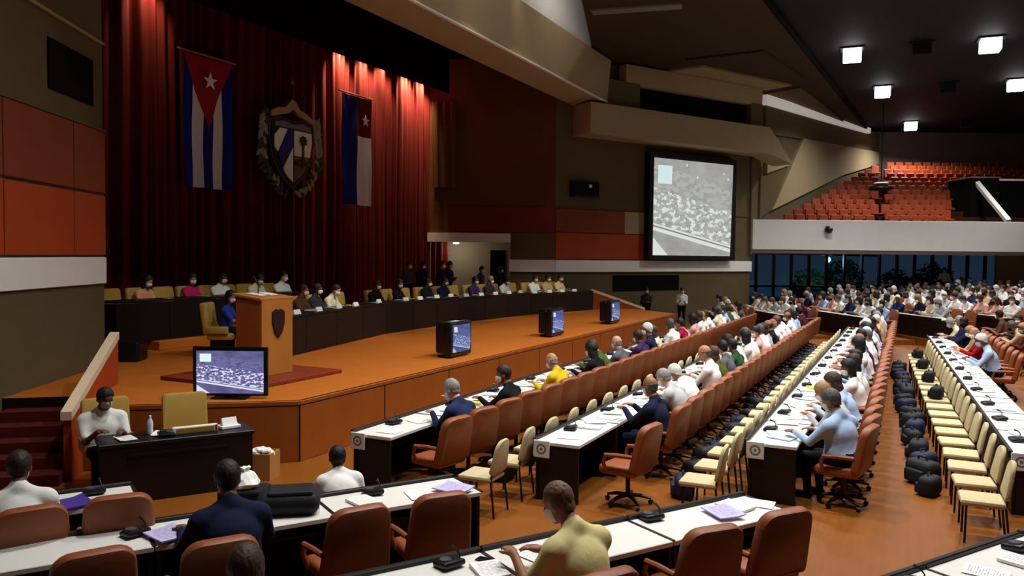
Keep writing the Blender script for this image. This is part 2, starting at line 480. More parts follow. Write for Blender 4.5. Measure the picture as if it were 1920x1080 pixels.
# steps and parapets at both ends of the stage
ax, wd = Vector((-.64, .77, 0)), Vector((-.77, -.64, 0))
def stairs(mirror, lab):
    f = (lambda p: mir(tuple(p))) if mirror else (lambda p: tuple(p))
    t = thing('staircase', 'dark red steps ' + lab, 'stairs')
    for k in range(5):
        a0 = Vector(B_ + (0,)) + ax * (.9 - .33 * (5 - k)); a1 = Vector(B_ + (0,)) + ax * .9
        z0, z1 = .153 * k, .153 * (k + 1)
        pl = [f(a0), f(a1), f(a1 + wd * 1.15), f(a0 + wd * 1.15)]
        if mirror: pl = pl[::-1]
        obj('step', add_prism(NB(), [p[:2] for p in pl], z0, z1), M_step, t)
    # parapet with a sloping cap
    p0, p1 = Vector(B_ + (0,)) + ax * -.52, Vector(B_ + (0,)) + ax * 2.05
    pr = thing('stair_parapet', 'orange stair parapet with thick cream sloping handrail ' + lab, 'handrail')
    side = -wd * .10
    pts = [p0, p1, p1 + Vector((0, 0, 1.66)), p0 + Vector((0, 0, .84))]
    obj('side_wall', add_extrude(NB(), [f(p) for p in pts], f(side + Vector((0, 2 * YC, 0)))[:3] if mirror else side), M_stage_front if mirror else M_orange, pr)
    cpts = [p0 - ax * .05 + Vector((0, 0, .84)), p1 + Vector((0, 0, 1.665)), p1 + Vector((0, 0, 1.78)), p0 - ax * .05 + Vector((0, 0, .955))]
    cs = -wd * .14
    if mirror: v = (cs.x, -cs.y, 0)
    else: v = cs
    obj('handrail', add_extrude(NB(), [f(p + wd * .02) for p in cpts], v), M_cap, pr)
stairs(False, 'at the near end of the stage')
stairs(True, 'at the far end of the stage')

# ------------------------------------------------------------------ side walls of the proscenium
WD = Vector((-.511, .859, 0)); WN = Vector((.859, .511, 0))       # near wall runs towards the stage along WD, faces WN
W0 = Vector((-13.84, 10.36, 0))
def wp(t, off=0, z=0): return W0 - WD * t + WN * off + Vector((0, 0, z))     # t metres towards the audience from the stage end
def wall_box(name, t0, t1, z0, z1, off, th, m, parent=None, far=False, bev=.01):
    c = wp((t0 + t1) / 2, off + th / 2, (z0 + z1) / 2); a = math.atan2(-WD.y, -WD.x)
    if far: c = Vector(mir(tuple(c))); a = -a
    o = obj(name, boxm((0, 0, 0), (abs(t1 - t0), th, z1 - z0), 0, bev, 1), m, parent)
    o.location = c; o.rotation_euler = (0, 0, a)
    return o
wl = wall_box('wall_left', .12, 13, -.05, 11.5, -.5, .5, M_brown, bev=0)
tag(wl, 'brown side wall with orange panels at the near end', kind='structure')
def wpart(name, w_, t0, t1, z0, z1, off, th, m, far=False):
    o = wall_box(name, t0, t1, z0, z1, off, th, m, None, far)
    o.parent = w_; o.matrix_parent_inverse = w_.matrix_basis.inverted()
    return o
wpart('white_band', wl, .12, 13, 2.5, 3.0, 0, .05, M_white)
for z0, z1, m in ((3.04, 4.16, M_orange), (4.21, 5.36, M_orange_d)):
    for t0, t1 in ((.14, 1.38), (1.42, 3.6), (3.64, 5.8), (5.84, 8)): wpart('panel', wl, t0, t1, z0, z1, 0, .05, m)
wpart('trim_strip', wl, .12, 13, 7.0, 7.05, 0, .06, M_sand)
wpart('window_recess', wl, .55, 2.2, 5.78, 6.62, 0, .03, M_dark)
wpart('ledge', wl, .12, 13, 5.37, 5.41, 0, .06, M_brown)

wr = wall_box('wall_right', 1.22, 13.25, -.05, 11.4, -.5, .5, M_brown, far=True, bev=0)
tag(wr, 'brown side wall around the projection screen', kind='structure')
wpart('white_band', wr, 1.22, 13.3, 2.45, 2.95, 0, .10, M_white, True)
wpart('panel', wr, 1.26, 6.2, 3.0, 4.09, 0, .05, M_orange, True)
wpart('panel', wr, 1.26, 4.96, 4.13, 5.1, 0, .05, M_orange_d, True)
wpart('panel', wr, 5.0, 6.2, 4.13, 5.1, 0, .05, M_sand, True)
wpart('ledge', wr, 1.22, 13.2, 5.14, 5.18, 0, .05, M_brown, True)
wpart('doorway_recess', wr, 4.4, 8.4, 1.6, 2.3, 0, .03, M_dark, True)
# dark loudspeaker in the far wall
sp_ = thing('wall_loudspeaker', 'black loudspeaker mounted on brown wall left of the screen', 'loudspeaker')
for nm, a in (('cabinet', (1.95, 3.35, 5.62, 6.28, .0, .30, M_black)), ('grille', (2.0, 3.3, 5.67, 6.23, .30, .03, M_gloss)), ('status_lamp', (2.75, 2.9, 6.02, 6.14, .33, .02, M_paper))):
    o = wall_box(nm, *a[:6], a[6], None, True); o.parent = sp_

# return wall between the far wall and the curtain, with an opening below
RP, RD = Vector((-13.2, 30.7, 0)), Vector((-.8965, -.443, 0)); RN = Vector((.443, -.8965, 0))
def ret_box(name, t0, t1, z0, z1, off, th, m, parent=None):
    o = obj(name, boxm((0, 0, 0), (t1 - t0, th, z1 - z0), 0, .005, 1), m)
    o.location = RP + RD * (t0 + t1) / 2 + RN * (off + th / 2) + Vector((0, 0, (z0 + z1) / 2)); o.rotation_euler = (0, 0, math.atan2(RD.y, RD.x))
    if parent is not None:
        o.parent = parent; o.matrix_parent_inverse = parent.matrix_basis.inverted()
    return o
wb = ret_box('wall_back', 0, 5.6, 4.05, 11.2, -.4, .4, mat('wall_umber', (98, 62, 34), .85, .15, 1, .15)); tag(wb, 'dim brown wall beside the curtain over the side entrance', kind='structure')
ret_box('pier', 0, 1.85, -.05, 4.05, -.4, .4, M_brown, wb)
ret_box('panel', .05, 4.4, 4.1, 5.15, 0, .05, mat('panel_deep_red', (112, 32, 18), .6, .3, 1.2, .15), wb)
ret_box('white_band', 0, 1.9, 2.45, 2.95, 0, .10, M_white, wb)
ret_box('lintel', 1.85, 5.3, 3.66, 4.03, -.1, .22, M_white, wb)
ret_box('recess_wall', 1.2, 6.4, -.05, 4.0, -2.4, .1, mat('recess_grey', (176, 166, 142), .8, .2, 2, .06), wb)
ret_box('jamb', 5.2, 5.45, -.05, 3.66, -1.6, 1.6, mat('recess_grey', (176, 166, 142)), wb)
ret_box('side_door', 2.1, 2.75, .9, 3.35, -2.3, .06, M_dark, wb)

rl = thing('recess_fill_lamp', 'small added lamp brightening the side entrance recess', 'lamp', tuple(RP + RD * 4.2 - RN * 1.2 + Vector((0, 0, 3.6))))  # lamp added to brighten the recess behind the opening
obj('shade', add_lathe(NB(), [(0, .06), (.12, .06), (.14, 0), (0, -.01)], 12), mat('lamp_warm', (255, 236, 200), .5, emit=3), rl)
ll = bpy.data.lights.new('recess_fill', 'POINT'); ll.energy = 18; ll.color = (1, .9, .75); ll.shadow_soft_size = .12
lo = bpy.data.objects.new('recess_fill', ll); COL.objects.link(lo); lo.parent = rl; lo.location = (0, 0, -.2)
# ------------------------------------------------------------------ curtain
def folds(name, x, y0, y1, z0, z1, amp, wl_, m, seed, nz=10):
    rnd = random.Random(seed); n = int((y1 - y0) / .03); bm = NB(); ph = 0; rows = []
    prof = []
    for i in range(n + 1):
        y = y0 + (y1 - y0) * i / n
        ph += .03 * 2 * math.pi / (wl_ * (1 + .35 * math.sin(y * 1.7 + seed) + .2 * math.sin(y * 4.1)))
        s_ = math.sin(ph); prof.append((y, amp * (s_ + .3 * math.sin(2 * ph + 1)) * (.75 + .25 * math.sin(y * 2.3))))
    for j in range(nz + 1):
        z = z0 + (z1 - z0) * j / nz; k = 1.15 - .35 * j / nz
        rows.append([bm.verts.new((x + d * k, y + .02 * math.sin(z * .8 + y), z)) for y, d in prof])
    for j in range(nz):
        for i in range(n): bm.faces.new((rows[j][i], rows[j][i + 1], rows[j + 1][i + 1], rows[j + 1][i]))
    return obj(name, bm, m, None, True)
cu = folds('stage_curtain', -18.0, 9.5, 29.9, .95, 11.2, .16, .42, M_curtain, 3)
tag(cu, 'tall dark red pleated curtain behind the whole stage', 'curtain')
dr = folds('side_drape', 0, 0, .95, 5.9, 9.4, .09, .3, M_tan, 5)
dr.location = RP + RD * 4.15 + RN * .25; dr.rotation_euler = (0, 0, math.atan2(-RD.x, RD.y))
tag(dr, 'narrow tan drape hanging right of the red curtain', 'curtain')
# black fly space and borders over the stage
struct('ceiling', boxm((-16.2, 20, 11.3), (6.4, 30, .2)), M_fly, 'black fly space above the stage')
bo = boxm((-16.9, 18.6, 10.42), (.08, 19.2, 1.5)); tag(obj('stage_border', bo, M_fly), 'black cloth border hanging above the red curtain', 'stage border')
bt = thing('lighting_batten', 'black lighting pipe hung above the red curtain', 'pipe')
obj('pipe', add_tube(NB(), [(-17.5, 9.6, 10.92), (-17.5, 29.2, 10.92)], .03, 8), M_metal, bt)
for y_ in (10, 15, 20, 25, 29): obj('hanger', add_tube(NB(), [(-17.5, y_, 10.92), (-17.5, y_, 11.22)], .012, 6), M_metal, bt)
struct('wall_back_stage', boxm((-18.9, 20, 5.5), (.2, 34, 11.6)), M_fly, 'black wall behind the curtain')

# ------------------------------------------------------------------ header beam over the stage edge
bm = NB()
sec = [(-11.5, 9.57), (-11.35, 11.3), (-12.2, 11.3), (-13.6, 9.95), (-12.75, 9.42)]
add_extrude(bm, [(x, 6.0, z) for x, z in sec], (0, 26.1, 0))
be = struct('beam_header', bm, M_sand, 'wide sand coloured beam over the front of the stage')
add = boxm((-11.47, 19.0, 9.565), (.1, 26, .05)); obj('edge_strip', add, M_white, be)
obj('upper_fascia', boxm((-11.75, 18.0, 12.4), (.25, 25.6, 2.3)), M_white, be)
obj('end_cap', boxm((-11.9, 32.2, 10.5), (.75, .25, 1.7)), M_sand, be)

# box over the screen, slot above it
def far_box(name, t0, t1, z0, z1, off, th, m, parent=None): 
    o = wall_box(name, t0, t1, z0, z1, off, th, m, None, True)
    if parent is not None: o.parent = parent; o.matrix_parent_inverse = parent.matrix_basis.inverted()
    return o
bx = far_box('beam_screen', 2.1, 13.1, 8.15, 9.42, 0, 1.2, M_sand); tag(bx, 'sand coloured bulkhead box above the projection screen', kind='structure')
def farP(t, off, z): return mir(tuple(wp(t, off, z)))
bm = NB(); add_extrude(bm, [farP(13.1, 1.2, 9.42), farP(13.1, 1.2, 8.15), farP(14.7, 1.3, 7.75)], Vector(farP(13.1, 0, 9)) - Vector(farP(13.1, 1.2, 9)))
o = obj('wedge', bm, M_sand); o.parent = bx; o.matrix_parent_inverse = bx.matrix_basis.inverted()
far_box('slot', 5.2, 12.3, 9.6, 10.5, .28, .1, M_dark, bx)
far_box('slot_lintel', 4.4, 13.1, 10.5, 11.35, .2, .5, M_sand, bx)
far_box('slot_side', 3.0, 5.2, 9.42, 10.6, .0, .7, M_brown, bx)
far_box('slot_side', 12.3, 13.1, 9.42, 10.6, .0, .7, M_brown, bx)

# ------------------------------------------------------------------ hall ceiling
E1, E2 = (-4.04, 33.5), (-2.43, 60)
bm = NB(); add_prism(bm, [(-7.5, 4), (-5.8, 4), (-4.04, 33.5), (-2.0, 67), (-14, 67), (-14, 31), (-11.6, 30.5), (-9.7, 24.5), (-8.2, 18)], 11.45, 11.6)
cb = struct('ceiling_brown', bm, M_ceilb, 'dark brown lowered ceiling along the stage side')
bm = NB(); add_prism(bm, [(-6.2, 0), (22, 0), (22, 72), (-2.6, 72), (-4.2, 33.5)], 11.72, 11.85)
ck = struct('ceiling_black', bm, M_ceil, 'black ceiling with square lights')
bm = NB(); add_tube(bm, [(-5.8, 4, 11.55), (-4.04, 33.5, 11.55), (-2.1, 66, 11.55)], .12, 6); obj('edge_trim', bm, M_dark, cb)
# raised panels in the brown ceiling; uplight painted into the sand one
for (p, m) in (([(-10.6, 35.5), (-8.2, 35.0), (-5.2, 40.5), (-7.4, 41.5)], M_sand), ([(-8.6, 33.6), (-5.4, 33.4), (-4.4, 39.5), (-5.0, 40.2)], M_ceilb), ([(-7.0, 42.2), (-4.9, 41.2), (-3.4, 55), (-3.6, 56)], M_brown)):
    obj('panel', add_prism(NB(), p, 11.36, 11.45), m, cb)
obj('panel', boxm((-8.4, 26.2, 11.42), (3.0, .5, .06), .2), mat('panel_sage', (120, 126, 112), .7), cb)
obj('recess_top', boxm((-10, 18, 14.0), (8, 34, .2)), M_ceilb, cb)
obj('recess_side', boxm((-6.1, 18, 12.8), (.2, 34, 2.4)), M_ceilb, cb)

def ceiling_light(loc, lab, lit=True, k=1):
    t = thing('ceiling_light', lab, 'ceiling light', loc, R(4), 'square lights in the black ceiling')
    fr = NB()
    for dx, dy, sx, sy in ((0, .4, .9, .1), (0, -.4, .9, .1), (.4, 0, .1, .7), (-.4, 0, .1, .7)): add_box(fr, (dx, dy, -.03), (sx, sy, .06))
    obj('frame', fr, M_ceil, t)
    obj('diffuser', boxm((0, 0, -.27), (.7, .7, .5), 0, .04, 2), mat('lamp_white', (250, 250, 255), .5, emit=5) if lit else M_ceil, t)
    if lit:
        l = bpy.data.lights.new('panel_light', 'AREA'); l.energy = HALL_W * k; l.size = .68; l.color = (1, .98, .96); l.spread = R(150 if loc[1] > 40 else 118)
        lo = bpy.data.objects.new('panel_light', l); COL.objects.link(lo); lo.parent = t; lo.location = (0, 0, -.54)
for i, p in enumerate([(-2.27, 35.8), (-1.36, 44.2), (-.07, 56.1), (2.64, 36.3), (4.4, 45.0)]):
    ceiling_light((p[0], p[1], 11.72), ['bright square light left of two in the nearest visible ceiling pair', 'bright square light second along the left line of ceiling lights',
        'bright square light farthest back in the black ceiling', 'bright square light highest at upper right of the ceiling', 'bright square light cut by the right edge of the picture'][i])
for i, p in enumerate([(-3.0, 24.6), (2.2, 25.0), (-3.4, 18.6), (1.6, 18.8), (-4.0, 12.4), (.9, 12.6), (-5.4, 7.6), (-1.2, 7.4), (5.8, 26.0), (8.2, 36.8)]):
    ceiling_light((p[0], p[1], 11.72), 'square ceiling light above the seats outside the picture, %s of the unseen ones' % ORD[i], True, .62 if p[1] < 8 else 1)
for i, p in enumerate([(.25, 36.0), (1.5, 44.6), (3.0, 56.4)]):
    ceiling_light((p[0], p[1], 11.72), 'unlit dark square ceiling fitting, %s along the middle line' % ORD[i], False)

# lamps in the ceiling recess that light the pale fascia
for i, y in enumerate((13.0, 20.0, 26.0)):
    t = thing('recess_flood', 'flood lamp hidden in the ceiling recess, %s from the left' % ORD[i], 'lamp', (-9.4, y, 13.6), 0, 'flood lamps of the ceiling recess')
    obj('housing', boxm((0, 0, .1), (.5, .3, .2), 0, .02, 1), M_black, t); obj('glass', boxm((0, 0, -.01), (.44, .24, .02)), mat('lamp_white', (250, 250, 255), .5, emit=5), t)
    l = bpy.data.lights.new('flood', 'AREA'); l.energy = 60; l.size = .4; l.color = (1, .93, .85); lo = bpy.data.objects.new('flood', l); COL.objects.link(lo); lo.parent = t; lo.location = (0, 0, -.05); lo.rotation_euler = (0, R(35), 0)
# ------------------------------------------------------------------ balcony, far end (frame: lateral v to the right, depth d)
hd = Vector((-math.sin(YAW), math.cos(YAW), 0)); rv = Vector((math.cos(YAW), math.sin(YAW), 0))
def fe(v, d, z=0): return hd * d + rv * v + Vector((0, 0, z))
FA = YAW                                                             # rotation of that frame
def fbox(name, v0, v1, d0, d1, z0, z1, m, parent=None, bev=.01):
    o = obj(name, boxm((0, 0, 0), (v1 - v0, d1 - d0, z1 - z0), 0, bev, 1), m)
    o.location = fe((v0 + v1) / 2, (d0 + d1) / 2, (z0 + z1) / 2); o.rotation_euler = (0, 0, FA)
    if parent is not None: o.parent = parent; o.matrix_parent_inverse = parent.matrix_basis.inverted()
    return o
def tier(d): return 5.3 + .36 * (d - 43.4)
bal = fbox('balcony_parapet', 11.95, 34, 39.9, 40.2, 3.55, 5.04, M_white); tag(bal, 'long white balcony front at the far end of the hall', kind='structure')
fbox('lower_lip', 11.95, 34, 39.95, 40.3, 3.36, 3.55, M_backwall, bal)
fl = fbox('balcony_slab', 11.9, 34, 40.2, 46.5, 3.4, 3.6, M_backwall, bal)
rows_d = [41.0 + .95 * i for i in range(13)]
M_tier = mat('tier_dark', (70, 34, 22), .85, .15, 2, .15)
for i, d in enumerate(rows_d):
    fbox('tier', 12.6 + .85 * (d - 40), 34, d - .25, d + .72, tier(d) - .6, tier(d), M_tier, bal, 0)
bw = fbox('wall_back_balcony', 20, 36, 54.4, 54.8, 8, 12, M_backwall); tag(bw, 'mauve grey back wall above the balcony seats', kind='structure')
# side wall over the balcony
S0, S1 = fe(11.95, 39.9), fe(24.8, 54.5)
sd = S1 - S0; SL = sd.length; sd.normalize(); sn = Vector((sd.y, -sd.x, 0)); sa = math.atan2(sd.y, sd.x)
def sbox(name, t0, t1, z0, z1, off, th, m, parent=None):
    o = obj(name, boxm((0, 0, 0), (t1 - t0, th, z1 - z0), 0, .01, 1), m)
    o.location = S0 + sd * (t0 + t1) / 2 + sn * (off + th / 2) + Vector((0, 0, (z0 + z1) / 2)); o.rotation_euler = (0, 0, sa)
    if parent is not None: o.parent = parent; o.matrix_parent_inverse = parent.matrix_basis.inverted()
    return o
def spt(t, z, off=0): return S0 + sd * t + sn * off + Vector((0, 0, z))
sw = sbox('wall_side', -.2, SL + .5, 3.3, 11.6, -.4, .4, M_brown); tag(sw, 'folded brown side wall above the balcony', kind='structure')
def spoly(name, pts, th, m):
    o = obj(name, add_extrude(NB(), [spt(t * SL, z) for t, z in pts], sn * th), m); o.parent = sw; o.matrix_parent_inverse = sw.matrix_basis.inverted()
spoly('glow_strip', [(.04, 10.8), (.04, 11.3), (.86, 11.62), (.86, 11.28)], .25, mat('strip_glow', (232, 228, 220), .6, emit=.30))  # white strip with a weak emission set in its material
spoly('panel', [(.05, 9.4), (.05, 10.8), (.97, 11.25), (.97, 10.35)], .12, M_brown)
spoly('panel', [(.30, 9.7), (.97, 10.3), (.97, 9.5), (.62, 8.2), (.10, 5.6)], .16, M_sand)
spoly('panel', [(.06, 7.4), (.21, 8.1), (.12, 9.3), (.06, 9.3)], .18, M_sand)
spoly('panel', [(.03, 5.1), (.10, 5.6), (.20, 6.6), (.10, 7.4), (.03, 7.2)], .10, M_brown)
# balcony seats
seat_bm = NB(); add_box(seat_bm, (0, .02, .42), (.46, .44, .10), 0, .03, 1)
back_bm = NB(); add_box(back_bm, (0, .24, .68), (.48, .10, .56), 0, .04, 1, Matrix.Rotation(R(-8), 4, 'X')); add_box(back_bm, (0, .2, .2), (.10, .10, .4))
M_seat = mat('seat_orange', (146, 58, 22), .6, .3, 8, .15)
me_s = bpy.data.meshes.new('seat'); seat_bm.to_mesh(me_s); seat_bm.free(); me_s.materials.append(M_seat)
me_b = bpy.data.meshes.new('backrest'); back_bm.to_mesh(back_bm and me_b); back_bm.free(); me_b.materials.append(M_seat)
rowseats = []
for i, d in enumerate(rows_d):
    v0 = 13.3 + .87 * (d - 40); v1 = min(.645 * d + .6, 34)
    k = 0; v = v0
    while v < v1:
        in_hatch = (21.4 + (d - 47) * .3 < v < 29.5 and 41.5 < d < 50.5) if False else False
        px = v / d
        hatch = (.550 < px < .592 and 40 < d < 47.5) or (px > .588 and d < 49)
        gap = abs(px - .46) < .006
        if not hatch and not gap:
            t = thing('balcony_chair', 'orange balcony chair, %s from the side wall in tier %s' % (ORD[min(k, 33)], ['one', 'two', 'three', 'four', 'five', 'six', 'seven', 'eight', 'nine', 'ten', 'eleven', 'twelve', 'thirteen', 'fourteen'][i]), 'seat', fe(v, d, tier(d)), FA, 'orange seats on the balcony')
            obj('seat', me_s, M_seat, t); obj('backrest', me_b, M_seat, t)
            k += 1
        v += .60
# stair hatch in the balcony
ht = thing('balcony_hatch', 'dark doorway block rising among the orange balcony seats', 'doorway', fe(25.75, 45.0, 4.6), FA)
obj('side_wall', boxm((0, 0, 1.5), (1.5, 2.4, 3.0), 0, .02, 1), M_dark, ht)
obj('top_slab', boxm((0, 0, 3.03), (1.6, 2.5, .08), 0, .02, 1), M_backwall, ht)
rail = thing('balcony_stair_rail', 'white sloping stair parapet at the right of the balcony', 'handrail')
a_, b_ = fe(26.2, 43.5, 7.3), fe(25.2, 40.9, 5.0)
bm = NB(); add_tube(bm, [fe(25.35, 44.2, 7.55), fe(25.1, 40.6, 5.1)], .16, 4); obj('sloping_rail', bm, M_white, rail)
bm = NB(); add_tube(bm, [fe(25.35, 44.2, 7.55), fe(30.5, 44.2, 7.55)], .07, 4); obj('top_rail', bm, M_white, rail)
obj('backing', boxm(fe(28.0, 44.3, 6.2), (5.2, .1, 2.6), FA), M_dark, rail)
# things on and under the balcony
t = thing('dome_camera', 'small black dome camera on the white balcony front', 'camera', fe(15.65, 39.9, 4.6), FA)
obj('bracket', boxm((0, -.06, .08), (.16, .12, .1)), M_black, t)
obj('dome', add_lathe(NB(), [(0, -.24), (.13, -.2), (.2, -.08), (.2, .04), (.0, .05)], 14, (0, -.2, 0)), M_gloss, t, True)
t = thing('hanging_lamp', 'dark dish lamp hanging on a long rod over the balcony', 'lamp', fe(20.15, 44.0, 6.9), 0)
obj('rod', add_tube(NB(), [(0, 0, .3), (0, 0, 4.7)], .035, 6), M_black, t)
obj('dish', add_lathe(NB(), [(0, .02), (.55, 0), (.66, .08), (.6, .18), (.25, .34), (0, .36)], 18), M_metal, t, True)
obj('cap', add_lathe(NB(), [(.3, .34), (.42, .36), (.34, .42), (0, .45)], 14), M_white, t, True)
# glazed wall under the balcony
wf = thing('window_1', 'dark glazed wall with tall mullions under the balcony', None); wf['kind'] = 'structure'; del_ = wf.pop('category', None)
M_glass = bpy.data.materials.new('glass_dark'); M_glass.use_nodes = True
nt = M_glass.node_tree; pb = nt.nodes['Principled BSDF']; pb.inputs['Base Color'].default_value = (.02, .03, .04, 1); pb.inputs['Roughness'].default_value = .08
tr = nt.nodes.new('ShaderNodeBsdfTransparent'); tr.inputs[0].default_value = (.6, .75, .85, 1); ms = nt.nodes.new('ShaderNodeMixShader'); ms.inputs[0].default_value = .30
nt.links.new(tr.outputs[0], ms.inputs[1]); nt.links.new(pb.outputs[0], ms.inputs[2]); nt.links.new(ms.outputs[0], nt.nodes['Material Output'].inputs[0])
def wchild(name, v0, v1, d0, d1, z0, z1, m):
    return fbox(name, v0, v1, d0, d1, z0, z1, m, wf, 0)
v = 12.1
for i in range(17):
    wchild('mullion', v - .06, v + .06, 46.3, 46.5, 0, 3.5, M_black)
    if i < 16:
        wchild('pane', v + .06, v + .96, 46.38, 46.42, .1, 3.4, M_glass)
    v += 1.02
wchild('transom', 12.0, 28, 46.3, 46.5, 1.45, 1.55, M_black)
wcr = fbox('wall_cream', 28.0, 36, 46.2, 46.5, 0, 3.5, mat('wall_cream_paint', (214, 206, 160), .7, .2, 2, .05)); tag(wcr, 'cream wall beside the glazing under the balcony', kind='structure')
wside = fbox('wall_under_balcony', 9.0, 12.0, 46.2, 46.5, 0, 3.5, M_brown); tag(wside, 'brown wall between the screen wall and the glazing', kind='structure')
o = fbox('notice', 29.6, 30.3, 46.14, 46.197, 2.0, 3.0, M_black); tag(o, 'small dark notice board on the cream wall', 'notice board')
# garden shrubs outside
def shrub(loc, r, h, seed, lab):
    rnd = random.Random(seed); bm = NB()
    for _ in range(420):
        a, e, q = rnd.uniform(0, 6.28), rnd.uniform(-1, 1), rnd.uniform(.55, 1)
        p = Vector((r * q * math.cos(a) * math.sqrt(1 - e * e), r * q * math.sin(a) * math.sqrt(1 - e * e), h * .55 + h * .5 * q * e))
        u = Vector((rnd.uniform(-1, 1), rnd.uniform(-1, 1), rnd.uniform(-.3, 1))).normalized() * .26; s_ = u.orthogonal().normalized() * .08
        vs = [bm.verts.new(p + x) for x in (-u, s_, u, -s_)]; bm.faces.new(vs)
    t = thing('shrub', lab, 'shrub', loc)
    obj('foliage', bm, mat('leaf_green', (60, 110, 60), .6), t)
    obj('stem', add_tube(NB(), [(0, 0, 0), (0, 0, h * .6)], .06, 6), mat('bark', (70, 52, 36), .9), t)
for i, (v, d, r, h) in enumerate([(18.6, 50, 1.2, 2.4), (21.6, 52, 1.3, 3.0), (24.6, 51, 1.3, 2.4), (27.6, 52.5, 1.3, 2.8)]):
    shrub(fe(v, d, 0), r, h, i, 'green garden shrub outside the glazing, %s from the screen wall' % ORD[i])
gl = bpy.data.lights.new('garden_light', 'POINT'); gl.energy = 150; gl.color = (.7, .9, 1); gl.shadow_soft_size = .4
gt = thing('garden_lamp', 'garden lamp globe glowing outside the dark glazing', 'lamp', fe(19.0, 48.2, 0))
obj('post', add_tube(NB(), [(0, 0, 0), (0, 0, 2.9)], .05, 8), M_metal, gt); obj('globe', add_lathe(NB(), [(0, 2.85), (.14, 2.95), (.18, 3.08), (.14, 3.2), (0, 3.28)], 12), mat('globe_glow', (220, 235, 255), .4, emit=1.5), gt, True)
go = bpy.data.objects.new('garden_light', gl); COL.objects.link(go); go.parent = gt; go.location = (0, -.4, 3.0)
# ------------------------------------------------------------------ stage dressing: spots, flags, arms
def spot_fixture(loc, target, watts, lab, col=(1, .70, .42), size=70, name='stage_spotlight', blend=.6, r=.12, grp=None):
    t = thing(name, lab, 'spotlight', loc, 0, grp)
    d = (Vector(target) - Vector(loc)).normalized(); q = d.to_track_quat('-Z', 'Y')
    can = add_lathe(NB(), [(0, .34), (r * .7, .32), (r, .22), (r, 0), (r * .86, 0), (r * .8, .2), (0, .24)], 14); o = obj('housing', can, M_black, t, True); o.rotation_euler = q.to_euler()
    obj('yoke', add_tube(NB(), [(0, -r, .15), (0, -r * 1.3, .3), (0, 0, .55), (0, r * 1.3, .3), (0, r, .15)], .015, 6), M_metal, t)
    l = bpy.data.lights.new('spot', 'SPOT'); l.energy = watts; l.color = col; l.spot_size = R(size); l.spot_blend = blend; l.shadow_soft_size = .08
    lo = bpy.data.objects.new('spot', l); COL.objects.link(lo); lo.parent = t; lo.rotation_euler = q.to_euler(); lo.location = d * .04
    return t
for i, (y, k) in enumerate([(14.6, .22), (22.5, 1.0), (23.9, .7), (25.0, .5), (26.6, 1.2), (27.6, 1.1)]):
    spot_fixture((-17.5, y, 10.35), (-18.0, y, 9.5), CURTAIN_W * k, 'small warm spotlight washing the red curtain, %s from the left' % ORD[i], size=84, blend=1.0, grp='curtain wash spotlights')
for i, (y, k, tgt) in enumerate([(9.5, .18, (-10.4, 11.0, 1)), (13.5, .55, (-9.6, 14.5, 1)), (16.5, 1.0, (-9.6, 18.5, 1)), (19.5, 1.2, (-9.6, 23.0, 1)), (22.5, 1.1, (-10.2, 28.0, 1))]):
    spot_fixture((-11.2, y, 12.5), tgt, STAGE_W * k, 'black stage spotlight on the fascia, %s from the left' % ORD[i], (1, .86, .64), 46, grp='spotlights on the fascia', blend=.9)
for i, (y, k, tgt) in enumerate([(11.0, 1.0, (-15.4, 13.6, 2.0)), (13.0, 1.0, (-14.6, 16.6, 2.0)), (16.0, .9, (-13.2, 17.0, 1.7)), (19.0, 1.0, (-13.6, 21.0, 1.7)), (22.0, 1.1, (-13.4, 25.0, 1.8)), (24.5, 1.2, (-12.9, 28.8, 1.8))]):  # unseen front spots, added to brighten the presidium
    spot_fixture((-6.6, y, 11.1), tgt, FRONT_W * k, 'unseen added black front spotlight under the brown ceiling, %s from the left' % ORD[i], (1, .92, .80), 19, grp='added front spotlights under the ceiling', blend=.9)

def math_mat(name, build, rough=.85):
    m = bpy.data.materials.new(name); m.use_nodes = True; nt = m.node_tree
    class N: pass
    n = N(); n.nt = nt
    def mth(op, a, b=None, c=None):
        q = nt.nodes.new('ShaderNodeMath'); q.operation = op
        for i, v in enumerate((a, b, c)):
            if v is None: continue
            if isinstance(v, (int, float)): q.inputs[i].default_value = v
            else: nt.links.new(v, q.inputs[i])
        return q.outputs[0]
    def mix(f, a, b):
        q = nt.nodes.new('ShaderNodeMix'); q.data_type = 'RGBA'
        for i, v in ((0, f), (6, a), (7, b)):
            if isinstance(v, (tuple, float, int)): q.inputs[i].default_value = v if not isinstance(v, tuple) else tuple(lin(x) for x in v) + (1,)
            else: nt.links.new(v, q.inputs[i])
        return q.outputs[2]
    tc = nt.nodes.new('ShaderNodeTexCoord'); sx = nt.nodes.new('ShaderNodeSeparateXYZ'); nt.links.new(tc.outputs['UV'], sx.inputs[0])
    n.m, n.mix, n.u, n.v, n.uv, n.b = mth, mix, sx.outputs[0], sx.outputs[1], tc.outputs['UV'], nt.nodes['Principled BSDF']
    n.b.inputs['Roughness'].default_value = rough; n.b.inputs['Specular IOR Level'].default_value = .2
    build(n)
    return m

def uv_sheet(name, nu, nv, fn, thick=None):
    """grid with UVs; fn(u,v)->point"""
    bm = NB(); uvl = bm.loops.layers.uv.new('UVMap')
    g = [[bm.verts.new(fn(i / nu, j / nv)) for i in range(nu + 1)] for j in range(nv + 1)]
    for j in range(nv):
        for i in range(nu):
            f = bm.faces.new((g[j][i], g[j][i + 1], g[j + 1][i + 1], g[j + 1][i]))
            for l, (a, b) in zip(f.loops, ((i, j), (i + 1, j), (i + 1, j + 1), (i, j + 1))): l[uvl].uv = (a / nu, b / nv)
    return bm

